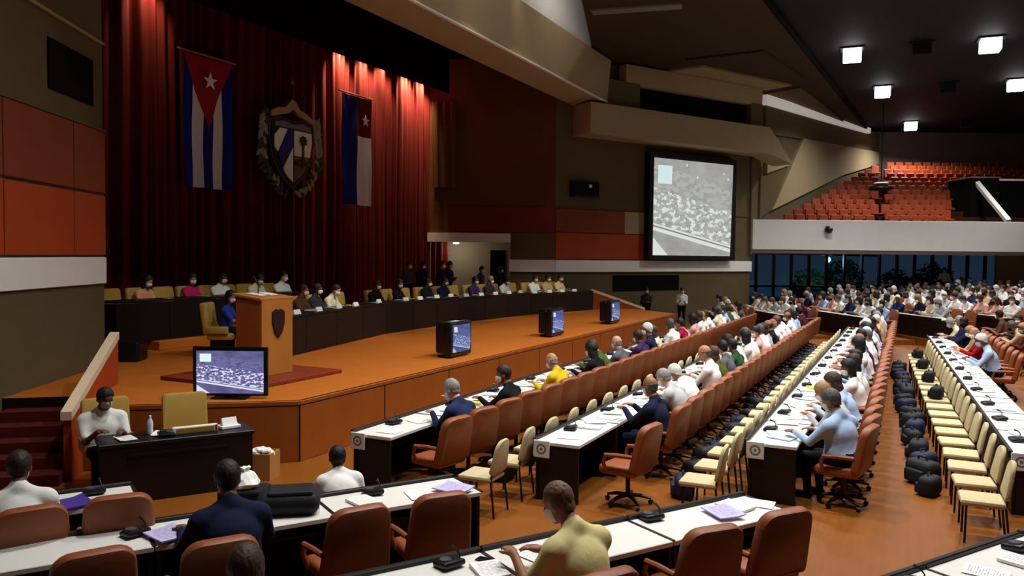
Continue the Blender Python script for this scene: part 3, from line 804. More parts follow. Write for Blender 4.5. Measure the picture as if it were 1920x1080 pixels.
def star_bm(c, r, n=(1, 0, 0)):
    bm = NB(); pts = []
    for k in range(10):
        a = math.pi / 2 + k * math.pi / 5; q = r if k % 2 == 0 else r * .39
        pts.append((c[0], c[1] + q * math.cos(a), c[2] + q * math.sin(a)))
    return add_extrude(bm, pts, (.02, 0, 0))
FX = -17.55
def flag_sheet(y0, y1, z0, z1): return lambda u, v: (FX + .05 * math.sin(u * 14 + 1) * (1 - .4 * v) + .02 * math.sin(v * 9 + u * 5), y0 + (y1 - y0) * u, z0 + (z1 - z0) * v)
def cuba(n):
    st = n.m('FLOOR', n.m('MULTIPLY', n.u, 5)); odd = n.m('MODULO', st, 2)
    col = n.mix(odd, (20, 32, 120), (222, 218, 220))
    half = n.m('ABSOLUTE', n.m('SUBTRACT', n.u, .5))
    tri = n.m('LESS_THAN', n.m('ADD', half, n.m('MULTIPLY', n.m('SUBTRACT', 1, n.v), .92)), .5)
    n.nt.links.new(n.mix(tri, col, (158, 26, 30)), n.b.inputs['Base Color'])
fl1 = thing('flag', 'vertical blue and white striped flag with red triangle and star', 'flag')
obj('cloth', uv_sheet('flag', 24, 30, flag_sheet(15.45, 17.2, 4.9, 8.5)), math_mat('flag_striped', cuba), fl1, True)
obj('star', star_bm((FX + .08, 16.33, 7.85), .26), M_paper, fl1)
obj('pole', add_tube(NB(), [(FX, 15.3, 8.55), (FX, 17.35, 8.55)], .03, 8), mat('pole_rose', (160, 110, 104), .5), fl1)
def yara(n):
    col = n.mix(n.m('GREATER_THAN', n.u, .5), (22, 34, 112), (224, 220, 214))
    can = n.m('MULTIPLY', n.m('GREATER_THAN', n.u, .5), n.m('GREATER_THAN', n.v, .64))
    n.nt.links.new(n.mix(can, col, (110, 18, 20)), n.b.inputs['Base Color'])
for y_ in (15.6, 17.1): obj('cord', add_tube(NB(), [(FX, y_, 8.56), (-17.5, y_, 10.92)], .006, 5), M_metal, fl1)
fl2 = thing('flag', 'vertical blue and white flag with dark red corner right of the crest', 'flag')
obj('cloth', uv_sheet('flag', 16, 30, flag_sheet(22.15, 23.85, 4.85, 8.65)), math_mat('flag_halved', yara), fl2, True)
obj('star', star_bm((FX + .08, 23.42, 7.85), .22), M_paper, fl2)
obj('pole', add_tube(NB(), [(FX, 22.05, 8.7), (FX, 23.95, 8.7)], .03, 8), mat('pole_rose', (160, 110, 104), .5), fl2)

for y_ in (22.3, 23.7): obj('cord', add_tube(NB(), [(FX, y_, 8.71), (-17.5, y_, 10.92)], .006, 5), M_metal, fl2)
# coat of arms
ca = thing('coat_of_arms', 'large shield crest with leaf wreath hung on the red curtain', 'crest', (-17.45, 19.5, 6.55)); ca.scale = (1, .97, .95)
def yz(bm, pts, x0, th): return add_extrude(bm, [(x0, p[0], p[1]) for p in pts], (th, 0, 0))
def shield(s, zt=.62): # outline, y right, z up
    r = [(-.95, .62), (-.5, .75), (0, .68), (.5, .75), (.95, .62)]
    b = [(.98, .1), (.86, -.45), (.55, -.98), (0, -1.4), (-.55, -.98), (-.86, -.45), (-.98, .1)]
    return [(x * s, z * s) for x, z in (r + b)[::-1]]
obj('shield_rim', yz(NB(), shield(1.08), 0, .10), mat('crest_rim', (70, 54, 30), .5), ca)
obj('shield_back', yz(NB(), shield(1.0), .08, .05), mat('crest_black', (22, 20, 26), .5), ca)
M_cw, M_cb = mat('crest_white', (246, 242, 226), .5), mat('crest_blue', (34, 34, 110), .5)
def cl(pts, x, th, m, nm): obj(nm, yz(NB(), pts[::-1], x, th), m, ca)
cl([(-.86, .18), (-.62, .42), (-.28, .42), (-.72, -.36), (-.86, -.2)], .13, .03, M_cw, 'stripe')
cl([(-.26, .42), (-.03, .42), (-.03, -.1), (-.5, -.82), (-.70, -.42)], .13, .03, M_cb, 'stripe')
cl([(-.03, -.14), (-.03, -1.28), (-.30, -1.1), (-.48, -.86)], .13, .03, M_cw, 'stripe')
cl([(.03, .42), (.86, .42), (.88, .1), (.78, -.4), (.03, -.4)], .13, .03, M_cw, 'field')
cl([(.03, -.42), (.77, -.42), (.5, -.92), (.03, -1.28)], .13, .03, mat('crest_field_olive', (112, 92, 48), .6), 'field')
cl([(-.86, .46), (.86, .46), (.82, .60), (.45, .68), (0, .60), (-.45, .68), (-.82, .60)], .13, .03, mat('crest_sky', (120, 106, 120), .6), 'chief')
obj('palm_trunk', add_tube(NB(), [(.18, .40, -.8), (.18, .43, -.2), (.18, .42, .1)], [.05, .04, .035], 8), mat('palm_brown', (92, 66, 34), .7), ca)
for k in range(8):
    a = k * math.pi / 4 + .2
    p = NB(); add_tube(p, [(.18, .42, .1), (.2, .42 + .13 * math.cos(a), .13 + .13 * math.sin(a)), (.19, .42 + .22 * math.cos(a), .10 + .19 * math.sin(a))], [.02, .045, .005], 5)
    obj('palm_frond', p, mat('palm_green', (66, 74, 34), .7), ca)
for k in range(3): obj('hill', add_lathe(NB(), [(0, 0), (.16, .02), (.12, .14), (0, .2)], 8, (.17, .18 + .2 * k, -.72 + .08 * (k == 1))), mat('crest_hill', (96, 72, 40), .7), ca)
for y_ in (-.8, .8): obj('cord', add_tube(NB(), [(.02, y_, .6), (-.05, y_, 4.60)], .006, 5), M_metal, ca)
# cap and scroll on top
obj('cap_scroll', yz(NB(), [(-1.0, .72), (-.55, .86), (-.2, .95), (0, 1.12), (.2, .95), (.55, .86), (1.0, .72), (1.0, .86), (.6, 1.05), (.3, 1.12), (.12, 1.35), (-.06, 1.42), (-.2, 1.28), (-.35, 1.12), (-.7, 1.06), (-1.0, .92)], .04, .12), M_gold, ca)
obj('star', star_bm((.06, .05, 2.0), .12), mat('star_dim', (150, 110, 100), .5), ca)
M_leaf = [mat('wreath_leaf_dark', (58, 62, 44), .6), mat('wreath_leaf_pale', (150, 144, 124), .55)]
leaf = NB(); add_lathe(leaf, [(0, -.19), (.07, -.1), (.09, 0), (.06, .11), (0, .2)], 7); bmesh.ops.scale(leaf, vec=(.45, 1, 1), verts=leaf.verts)
lme = bpy.data.meshes.new('leaf'); leaf.to_mesh(lme); leaf.free(); lme.materials.append(M_leaf[0])
lme2 = lme.copy(); lme2.materials[0] = M_leaf[1]
rnd = random.Random(4)
for s_ in (-1, 1):
    for k in range(17):
        u = k / 16; yy = s_ * (1.18 + .14 * math.sin(u * 3.1) - .95 * max(0, u - .62) ** 1.1 * 2.4); zz = .85 - 2.5 * u
        for q in (-1, 1):
            o = bpy.data.objects.new('leaf', lme if rnd.random() < .45 else lme2); COL.objects.link(o); o.parent = ca
            o.location = (.06 + .04 * rnd.random(), yy + q * .09, zz + rnd.uniform(-.04, .04)); o.rotation_euler = (R(s_ * q * -35 + rnd.uniform(-25, 25) + (s_ * 40 if u > .7 else 0)), 0, 0)

# ------------------------------------------------------------------ screens
def crowd_picture(name, dark, mid, light, strength, seed):
    def build(n):
        nt = n.nt
        def noise(sc_, det=3, st=(1, 1, 1)):
            mp = nt.nodes.new('ShaderNodeMapping'); mp.inputs['Scale'].default_value = st; mp.inputs['Location'].default_value = (seed, seed * .7, 0)
            nt.links.new(n.uv, mp.inputs[0]); q = nt.nodes.new('ShaderNodeTexNoise'); q.inputs['Scale'].default_value = sc_; q.inputs['Detail'].default_value = det
            nt.links.new(mp.outputs[0], q.inputs['Vector']); return q.outputs['Fac']
        def voro(sc_):
            q = nt.nodes.new('ShaderNodeTexVoronoi'); q.inputs['Scale'].default_value = sc_; mp = nt.nodes.new('ShaderNodeMapping'); mp.inputs['Scale'].default_value = (1, .75, 1); mp.inputs['Location'].default_value = (seed, seed, 0)
            nt.links.new(n.uv, mp.inputs[0]); nt.links.new(mp.outputs[0], q.inputs['Vector']); return q.outputs['Distance']
        vv = n.m('ADD', n.v, n.m('MULTIPLY', n.u, .22))                          # tilted rows
        def band(a, b): return n.m('MULTIPLY', n.m('GREATER_THAN', vv, a), n.m('LESS_THAN', vv, b))
        base = n.mix(n.m('MULTIPLY', noise(5), 1.3), dark, mid)
        ppl = n.m('MULTIPLY', n.m('GREATER_THAN', noise(17, 3, (1, 1.25, 1)), .54), band(.34, .70))
        ppl2 = n.m('MULTIPLY', n.m('GREATER_THAN', noise(13, 4, (1, 1.6, 1)), .5), band(.34, .95))
        c = n.mix(ppl2, base, mid); c = n.mix(ppl, c, light)
        c = n.mix(band(.26, .335), c, light)
        c = n.mix(n.m('MULTIPLY', band(.30, .315), 1.0), c, dark)
        lg = n.m('MULTIPLY', n.m('MULTIPLY', n.m('GREATER_THAN', n.u, .05), n.m('LESS_THAN', n.u, .22)), n.m('MULTIPLY', n.m('GREATER_THAN', n.v, .74), n.m('LESS_THAN', n.v, .93)))
        c = n.mix(lg, c, (225, 245, 248))
        lamps = n.m('MULTIPLY', n.m('LESS_THAN', voro(9), .10), n.m('GREATER_THAN', n.v, .80)); c = n.mix(lamps, c, light)
        cor = n.m('MULTIPLY', n.m('LESS_THAN', n.m('ADD', n.u, n.v), .2), 1.0); c = n.mix(cor, c, light)
        n.nt.links.new(c, n.b.inputs['Emission Color']); n.b.inputs['Emission Strength'].default_value = strength
        n.b.inputs['Base Color'].default_value = (.02, .02, .02, 1)
    return math_mat(name, build, .4)
# projection screen on the far wall
ps = thing('projection_screen', 'big projection screen showing the seated crowd on the right wall', 'screen')
q0, q1 = Vector(farP(6.35, .32, 0)), Vector(farP(11.45, .32, 0))
def scr_pt(u, v):
    z = 3.2 + (7.55 - 3.2) * v; off = Vector((.859, -.511, 0)) * (.10 * v)
    return tuple(q0.lerp(q1, u) + Vector((0, 0, z)) + off)
obj('picture', uv_sheet('picture', 1, 1, scr_pt), crowd_picture('projected_picture', (138, 136, 132), (188, 188, 184), (232, 238, 234), .85, 2.3), ps)
for nm, (t0, t1, z0, z1, off, th) in dict(backing=(6.2, 11.6, 3.05, 7.7, .1, .15)).items():
    o = wall_box(nm, t0, t1, z0, z1, off, th, M_black, None, True); o.parent = ps
for t0, t1, z0, z1 in ((6.1, 6.35, 3.0, 7.8), (11.45, 11.7, 3.0, 7.8), (6.35, 11.45, 7.62, 7.85), (6.35, 11.45, 3.0, 3.18)):
    o = wall_box('frame_bar', t0, t1, z0, z1, .1, .32, M_black, None, True); o.parent = ps
# flat monitor at the near end of the stage
tv = thing('flat_monitor', 'flat black monitor on stage edge showing rows of people', 'monitor', (-9.08, 8.86, .92), R(26)); tv.scale = (.97,) * 3
obj('housing', boxm((0, 0, .42), (1.16, .07, .76), 0, .015, 2), M_gloss, tv)
obj('picture', uv_sheet('picture', 1, 1, lambda u, v: (-.52 + 1.04 * u, -.037, .08 + .66 * v)), crowd_picture('monitor_picture', (40, 42, 84), (110, 110, 160), (226, 222, 248), 1.0, 5.1), tv)
obj('neck', boxm((0, .02, .04), (.2, .06, .1)), M_gloss, tv); obj('foot', boxm((0, 0, .012), (.55, .28, .024), 0, .008, 1), M_gloss, tv)
# three deep monitors facing the hall
for i, (y, x, lab) in enumerate(((14.92, -8.80, 'deep black monitor on stage edge nearest the lectern'), (20.1, -8.75, 'deep black monitor in the middle of the stage edge'), (24.9, -8.75, 'deep black monitor on stage edge nearest the far stairs'))):
    tv = thing('box_monitor', lab, 'monitor', (x, y, .92), R(90), 'deep monitors along the stage edge')
    bm = NB(); add_box(bm, (0, -.14, .40), (.92, .16, .74), 0, .03, 2); bm2 = add_box(bm, (0, .05, .42), (.84, .28, .66), 0, .06, 2); obj('housing', bm, M_gloss, tv)
    obj('picture', uv_sheet('picture', 8, 8, lambda u, v: (-.37 + .74 * u, -.228 - .03 * (1 - ((2 * u - 1) ** 2 + (2 * v - 1) ** 2) / 2), .12 + .58 * v)),
        crowd_picture('box_monitor_picture_%d' % i, (34, 44, 92), (92, 104, 170), (190, 206, 244), .8, 3.7 + i), tv)
    obj('stand', boxm((0, 0, .02), (.6, .4, .05), 0, .01, 1), M_black, tv)
# lectern
lc = thing('lectern', 'tall wooden lectern with dark shield emblem on the stage', 'lectern', (-10.12, 10.66, .99), 0)
M_lec = mat('lectern_wood', (176, 112, 46), .45, .4, 3, .15, 0, stretch=(3, 3, .4))
obj('front_panel', boxm((.28, 0, .68), (.05, .76, 1.36), 0, .008, 1), M_lec, lc)
for s_ in (-1, 1): obj('side_panel', boxm((-.02, s_ * .355, .66), (.56, .05, 1.32), 0, .008, 1), M_stage_front, lc)
obj('top', boxm((-.02, 0, 1.36), (.66, .82, .05), 0, .01, 1, Matrix.Rotation(R(6), 4, 'Y')), M_lec, lc)
obj('shelf', boxm((-.05, 0, .9), (.5, .66, .03)), M_lec, lc)
obj('emblem', yz(NB(), [(x * .145, z * .19 + .93) for x, z in [(-1, .9), (-.4, 1.15), (0, 1), (.4, 1.15), (1, .9), (1, -.1), (.6, -1), (0, -1.5), (-.6, -1), (-1, -.1)][::-1]], .305, .03), mat('emblem_dark', (44, 22, 16), .5), lc)
obj('microphone', add_tube(NB(), [(-.05, -.1, 1.38), (-.05, -.1, 1.55), (-.12, -.1, 1.68), (-.16, -.1, 1.70)], [.008, .008, .012, .016], 6), M_black, lc)
for q in (-.15, .12): obj('paper', boxm((-.05, q, 1.40), (.3, .2, .01), .1, 0, 1, Matrix.Rotation(R(6), 4, 'Y')), M_paper, lc)
# ------------------------------------------------------------------ furniture kinds
def mesh_of(bm, m, smooth=35):
    me = bpy.data.meshes.new('m'); bm.to_mesh(me); bm.free(); me.materials.append(m)
    me.polygons.foreach_set('use_smooth', [True] * len(me.polygons)); me.set_sharp_from_angle(angle=R(smooth))
    return me
def part(name, me, parent): 
    o = bpy.data.objects.new(name, me); COL.objects.link(o); o.parent = parent; me.name = name
    return o
def pad(w, h, th, rc, taper=1.0, tilt=0, c=(0, 0, 0), curve=0, bev=.028, rb=.05):
    """upright rounded cushion: outline in x-z, thickness along y"""
    pts = []
    def arc(cx, cz, r, a0, a1, n=5):
        for k in range(n + 1):
            a = R(a0 + (a1 - a0) * k / n); pts.append((cx + r * math.cos(a), cz + r * math.sin(a)))
    arc(w / 2 - rb, rb, rb, -90, 0); arc(w / 2 * taper - rc, h - rc, rc, 0, 90); arc(-w / 2 * taper + rc, h - rc, rc, 90, 180); arc(-w / 2 + rb, rb, rb, 180, 270)
    t = NB(); add_extrude(t, [(x, -th / 2, z) for x, z in pts], (0, th, 0))
    ed = [e for e in t.edges if len(e.link_faces) == 2 and max(len(f.verts) for f in e.link_faces) > 4]
    bmesh.ops.bevel(t, geom=ed, offset=bev, segments=2, profile=.5, affect='EDGES')
    if curve:
        for v in t.verts: v.co.y -= curve * (1 - (2 * v.co.x / w) ** 2) - curve * .5
    bmesh.ops.transform(t, matrix=Matrix.Translation(c) @ Matrix.Rotation(R(tilt), 4, 'X'), verts=t.verts)
    return t
# orange swivel armchair, faces +Y
ME = {}
ME['o_seat'] = mesh_of(boxm((0, .03, .46), (.52, .52, .12), 0, .045, 3), M_leather)
ME['o_back'] = mesh_of(pad(.60, .60, .11, .15, .90, 10, (0, -.22, .47), .05), M_leather)
for s_, k in ((-1, 'o_armL'), (1, 'o_armR')):
    b = NB(); add_tube(b, [(s_ * .26, .16, .44), (s_ * .30, .19, .56), (s_ * .30, .16, .655), (s_ * .295, -.02, .67), (s_ * .28, -.20, .67)], [.022, .024, .028, .028, .024], 8); ME[k] = mesh_of(b, M_leather)
ME['o_col'] = mesh_of(add_tube(NB(), [(0, 0, .10), (0, 0, .41)], .03, 10), M_metal)
b = NB()
for k in range(5):
    a = k * 2 * math.pi / 5 + .3; add_tube(b, [(0, 0, .12), (.16 * math.cos(a), .16 * math.sin(a), .11), (.29 * math.cos(a), .29 * math.sin(a), .075)], [.03, .026, .018], 6)
b2 = b.copy()
for k in range(5):
    a = k * 2 * math.pi / 5 + .3; add_tube(b2, [(.27 * math.cos(a), .27 * math.sin(a), .03), (.31 * math.cos(a), .31 * math.sin(a), .03)], .03, 8)
ME['o_base'] = mesh_of(b, M_black); ME['o_basefar'] = mesh_of(b2, M_black)
ME['o_cast'] = mesh_of(add_tube(NB(), [(-.02, 0, 0), (.02, 0, 0)], .03, 10), M_black)
def orange_chair(loc, rz, lab, near=True, grp='orange swivel chairs along the desks'):
    t = thing('swivel_chair', lab, 'chair', loc, rz, grp)
    part('seat', ME['o_seat'], t); part('backrest', ME['o_back'], t); part('armrest', ME['o_armL'], t); part('armrest', ME['o_armR'], t)
    if near: 
        part('column', ME['o_col'], t); bs = part('base', ME['o_base'], t)
        for k in range(5):
            a = k * 2 * math.pi / 5 + .3; c = part('caster', ME['o_cast'], bs); c.location = (.29 * math.cos(a), .29 * math.sin(a), .03); c.rotation_euler = (0, 0, a + 1)
    else: part('base', ME['o_basefar'], t); part('column', ME['o_col'], t)
    return t
# beige stacking chair
ME['b_seat'] = mesh_of(boxm((0, .02, .45), (.45, .44, .07), 0, .03, 2), M_beige)
ME['b_back'] = mesh_of(pad(.44, .42, .05, .14, .82, 9, (0, -.20, .50), .02, .02, .06), M_beige)
for i, (sx, sy) in enumerate(((-1, 1), (1, 1), (-1, -1), (1, -1))):
    pts = [(sx * .20, sy * .19, 0), (sx * .19, sy * .18, .43)] if sy > 0 else [(sx * .20, -.24, 0), (sx * .19, -.19, .44), (sx * .17, -.235, .72)]
    ME['b_leg%d' % i] = mesh_of(add_tube(NB(), pts, .013, 6), M_black)
def beige_chair(loc, rz, lab, grp):
    t = thing('stacking_chair', lab, 'chair', loc, rz, grp)
    part('seat', ME['b_seat'], t); part('backrest', ME['b_back'], t)
    for i in range(4): part('leg', ME['b_leg%d' % i], t)
    return t
# cream armchair of the presidium
ME['c_seat'] = mesh_of(boxm((0, .03, .43), (.56, .54, .15), 0, .04, 2), M_cream)
ME['c_back'] = mesh_of(pad(.60, .68, .11, .07, .98, 8, (0, -.25, .46), .02, .025), M_cream)
for s_, k in ((-1, 'c_armL'), (1, 'c_armR')): ME[k] = mesh_of(boxm((s_ * .30, .0, .57), (.08, .46, .16), 0, .03, 2), M_cream)
ME['c_foot'] = mesh_of(boxm((0, .0, .18), (.40, .40, .36), 0, .02, 1), M_metal)
def cream_chair(loc, rz, lab, grp='cream armchairs on the stage'):
    t = thing('armchair', lab, 'chair', loc, rz, grp)
    for nm, k in (('seat', 'c_seat'), ('backrest', 'c_back'), ('armrest', 'c_armL'), ('armrest', 'c_armR'), ('base', 'c_foot')): part(nm, ME[k], t)
    return t
# desk unit; local +Y is the front (stage side)
DL, DD = 1.5, .60
ME['d_top'] = mesh_of(boxm((0, 0, .73), (DL - .012, DD, .045), 0, .006, 1), M_desk)
ME['d_front'] = mesh_of(boxm((0, DD / 2 - .03, .355), (DL - .01, .035, .70), 0, .004, 1), M_deskd)
ME['d_edge'] = mesh_of(boxm((0, DD / 2 + .012, .74), (DL - .006, .05, .10), 0, .008, 1), M_deskd)
ME['d_end'] = mesh_of(boxm((0, -.02, .355), (.035, DD - .06, .70), 0, .004, 1), M_deskd)
ME['d_shelf'] = mesh_of(boxm((0, .06, .56), (DL - .06, .36, .02)), M_deskd)
ME['d_joint'] = mesh_of(boxm((DL / 2, 0, .751), (.034, DD - .01, .012)), M_deskd)
def plate_img(n):
    du = n.m('SUBTRACT', n.u, .5); dv = n.m('SUBTRACT', n.v, .5); r_ = n.m('SQRT', n.m('ADD', n.m('MULTIPLY', du, du), n.m('MULTIPLY', dv, dv)))
    ring = n.m('MULTIPLY', n.m('LESS_THAN', r_, .34), n.m('GREATER_THAN', r_, .22)); ring = n.m('MAXIMUM', ring, n.m('LESS_THAN', r_, .10))
    n.nt.links.new(n.mix(ring, (228, 226, 220), (120, 116, 112)), n.b.inputs['Base Color'])
M_plate = math_mat('plate_print', plate_img)
def desk(loc, rz, lab, grp, joint=True, plate=None):
    t = thing('desk', lab, 'desk', loc, rz, grp)
    part('top', ME['d_top'], t); part('front_panel', ME['d_front'], t); part('front_edge', ME['d_edge'], t); part('shelf', ME['d_shelf'], t)
    for s_ in (-1, 1): part('end_panel', ME['d_end'], t).location = (s_ * (DL / 2 - .03), 0, 0)
    if joint: part('joint_strip', ME['d_joint'], t)
    if plate:
        s_ = plate
        p = obj('number_plate', boxm((s_ * (DL / 2 + .015), DD / 2 - .10, .66), (.02, .22, .22), 0, .006, 1), M_paper, t); p['label'] = 'white square plate with round grey emblem'
        obj('emblem', uv_sheet('e', 1, 1, lambda u, v: (s_ * (DL / 2 + .027), DD / 2 - .20 + .2 * (u if s_ > 0 else 1 - u), .56 + .2 * v)), M_plate, p)
    return t
# conference microphone console
b = NB(); add_box(b, (0, 0, .03), (.20, .17, .05), 0, .02, 2, Matrix.Rotation(R(8), 4, 'X')); ME['m_base'] = mesh_of(b, M_black)
ME['m_neck'] = mesh_of(add_tube(NB(), [(-.06, .05, .05), (-.06, .055, .09), (-.05, .03, .125), (-.045, -.02, .14)], [.006, .006, .007, .013], 6), M_black)
ME['m_grille'] = mesh_of(add_lathe(NB(), [(0, .072), (.045, .07), (.05, .06), (.05, .05)], 12, (.035, 0, 0)), mat('grille_grey', (70, 70, 78), .5))
def mic(loc, rz, lab):
    t = thing('microphone_console', lab, 'microphone', loc, rz, 'microphone consoles on the desks')
    part('base', ME['m_base'], t); part('gooseneck', ME['m_neck'], t); part('speaker_grille', ME['m_grille'], t)
    return t
# papers
def curled(w_, l_, k=.012):
    return uv_sheet('paper', 4, 5, lambda u, v: ((u - .5) * w_, (v - .5) * l_, .004 + k * max(0, u - .55) ** 2 * 4))
def sheet_solid(w_, l_, th, m, k=.012):
    bm = curled(w_, l_, k); r_ = bmesh.ops.extrude_face_region(bm, geom=list(bm.faces)); vs = [v for v in r_['geom'] if isinstance(v, bmesh.types.BMVert)]
    bmesh.ops.translate(bm, vec=(0, 0, th), verts=vs); bmesh.ops.recalc_face_normals(bm, faces=bm.faces)
    return mesh_of(bm, m)
def print_mat(nm, paper, ink, sc_=1):
    def bld(n):
        nt = n.nt; lines = n.m('LESS_THAN', n.m('FRACT', n.m('MULTIPLY', n.v, 16)), .4)
        inm = n.m('MULTIPLY', n.m('MULTIPLY', n.m('GREATER_THAN', n.u, .12), n.m('LESS_THAN', n.u, .88)), n.m('MULTIPLY', n.m('GREATER_THAN', n.v, .1), n.m('LESS_THAN', n.v, .9)))
        q = nt.nodes.new('ShaderNodeTexNoise'); q.inputs['Scale'].default_value = 9; nt.links.new(n.uv, q.inputs['Vector'])
        f = n.m('MULTIPLY', n.m('MULTIPLY', lines, inm), n.m('GREATER_THAN', q.outputs['Fac'], .47))
        nt.links.new(n.mix(n.m('MULTIPLY', f, .6), paper, ink), n.b.inputs['Base Color'])
    return math_mat(nm, bld)
ME['p_sheet'] = sheet_solid(.21, .30, .004, print_mat('print_sheet', (240, 240, 236), (90, 90, 96)))
ME['p_stack'] = sheet_solid(.22, .31, .022, print_mat('print_stack', (236, 236, 232), (110, 110, 116)), .004)
ME['p_lilac'] = sheet_solid(.26, .34, .012, print_mat('print_lilac', (196, 188, 226), (84, 76, 140)), .02)
ME['p_yellow'] = sheet_solid(.25, .33, .015, mat('folder_yellow', (236, 214, 70), .6), .01)
ME['p_purple'] = sheet_solid(.26, .34, .02, mat('folder_purple', (70, 52, 140), .5), .03)
ME['p_blue'] = sheet_solid(.24, .32, .015, print_mat('print_blue', (196, 208, 232), (60, 80, 130)), .012)
PN = dict(p_sheet=('paper_sheet', 'printed sheet', 'paper'), p_stack=('paper_stack', 'stack of white papers', 'papers'), p_lilac=('booklet', 'lilac printed booklet', 'booklet'), p_yellow=('folder', 'bright yellow folder', 'folder'), p_purple=('folder', 'dark purple folder', 'folder'), p_blue=('booklet', 'pale blue printed booklet', 'booklet'))
def paper(kind, loc, rz, where):
    nm, lab, cat = PN[kind]
    o = bpy.data.objects.new(nm, ME[kind]); COL.objects.link(o); o.location = loc; o.rotation_euler = (0, 0, rz)
    return tag(o, lab + ' ' + where, cat, 'papers on the desks')
# bags
M_bag = mat('bag_black', (22, 22, 26), .7, .3, 12, .2, .2); M_bagb = mat('bag_navy', (24, 30, 56), .7, .3, 12, .2, .2)
for nm, m in (('k', M_bag), ('n', M_bagb)):
    ME['bag_body_' + nm] = mesh_of(boxm((0, 0, .15), (.40, .26, .30), 0, .08, 3), m)
    ME['bag_pocket_' + nm] = mesh_of(boxm((0, .14, .11), (.28, .08, .16), 0, .03, 2), m)
    ME['bag_handle_' + nm] = mesh_of(add_tube(NB(), [(-.08, 0, .28), (-.05, .02, .34), (.05, .02, .34), (.08, 0, .28)], .012, 6), m)
def bag(loc, rz, lab, nm='k', s=1, flat=False):
    t = thing('backpack', lab, 'bag', loc, rz, 'bags beside the beige chairs'); t.scale = (s,) * 3
    part('body', ME['bag_body_' + nm], t); part('pocket', ME['bag_pocket_' + nm], t); part('handle', ME['bag_handle_' + nm], t)
    return t
# ------------------------------------------------------------------ centre rows
ROWS = dict(A=(-6.5, 8.45, 15, 'stage-side desk row', 0), B=(-4.2, 9.2, 14, 'second desk row', 0), C=(-1.78, 10.45, 13, 'desk row left of the aisle', 0), D=(1.2, 11.4, 11, 'desk row right of the aisle', .036))
def row_pt(k, off, y, z=0):
    X0, y0, n, nm, sl = ROWS[k]
    return Vector((X0 + off - sl * (y - y0), y, z))
SEATS = {}
CHAIR_GAP = dict(A=set(), B={1}, C=set(), D=set())
for k, (X0, y0, n, nm, sl) in ROWS.items():
    rz = R(90) + math.atan(sl); SEATS[k] = []
    for i in range(n):
        yc = y0 + DL * (i + .5)
        desk(row_pt(k, .30, yc), rz, 'white-topped dark desk, %s in the %s' % (ORD[i], nm), 'desks of the ' + nm, True, -1 if i == 0 else None)
        mic(row_pt(k, .16, yc + random.uniform(-.1, .1), .753), rz + R(180) + random.uniform(-.3, .3), 'black microphone console on %s desk of the %s' % (ORD[i], nm))
        for j in (0, 1):
            idx = 2 * i + j; y = y0 + DL * i + .375 + .75 * j; SEATS[k].append(y)
            near = idx < 8
            if idx not in CHAIR_GAP[k] and not (k == 'D' and idx < 12):
                orange_chair(row_pt(k, 1.12, y), rz + random.uniform(-.32, -.12), 'orange leather swivel chair, %s along the %s' % (ORD[idx], nm), near)
            if i < 11:
                kind = random.choice(['p_sheet', 'p_sheet', 'p_stack', 'p_sheet', 'p_blue'])
                if (k, idx) in (('A', 3), ('C', 6)): kind = 'p_yellow'
                paper(kind, row_pt(k, .36 + random.uniform(-.06, .06), y + random.uniform(-.12, .12), .754), rz + random.uniform(-.4, .4), 'before %s seat of the %s' % (ORD[idx], nm))
                if random.random() < .4: paper('p_sheet', row_pt(k, .30, y + .28, .764), rz + random.uniform(-.9, .9), 'askew past %s seat of the %s' % (ORD[idx], nm))
# beige chairs standing against the desk fronts, and bags
for k, off, y0, cnt, nm in (('B', -.34, 8.45, 20, 'second desk row'), ('C', -.34, 9.45, 24, 'desk row left of the aisle'), ('D', -.42, 10.2, 20, 'desk row right of the aisle')):
    sl = ROWS[k][4]; rz = R(90) + math.atan(sl)
    for i in range(cnt):
        y = y0 + .76 * i
        beige_chair(row_pt(k, off, y), rz + random.uniform(-.06, .06), 'beige padded chair, %s before the %s' % (ORD[i], nm), 'beige chairs before the ' + nm)
        if (k == 'C' and i >= 1) or (k == 'D' and i >= 2) or (k == 'B' and i in (2, 3, 5, 6, 8)):
            bag(row_pt(k, off - .40 - random.uniform(0, .14), y + random.uniform(-.2, .2)), rz + random.uniform(-.8, .8), '%s backpack by %s beige chair of the %s' % (('black', 'navy')[i % 3 == 1], ORD[i], nm), 'n' if i % 3 == 1 else 'k', random.uniform(.85, 1.15))
        if k == 'D' and i >= 9 and i % 3 == 0:
            bag(row_pt(k, off - .02, y, .485), rz + random.uniform(-.5, .5), 'dark bag on %s beige chair of the %s' % (ORD[i], nm), 'k', .8)
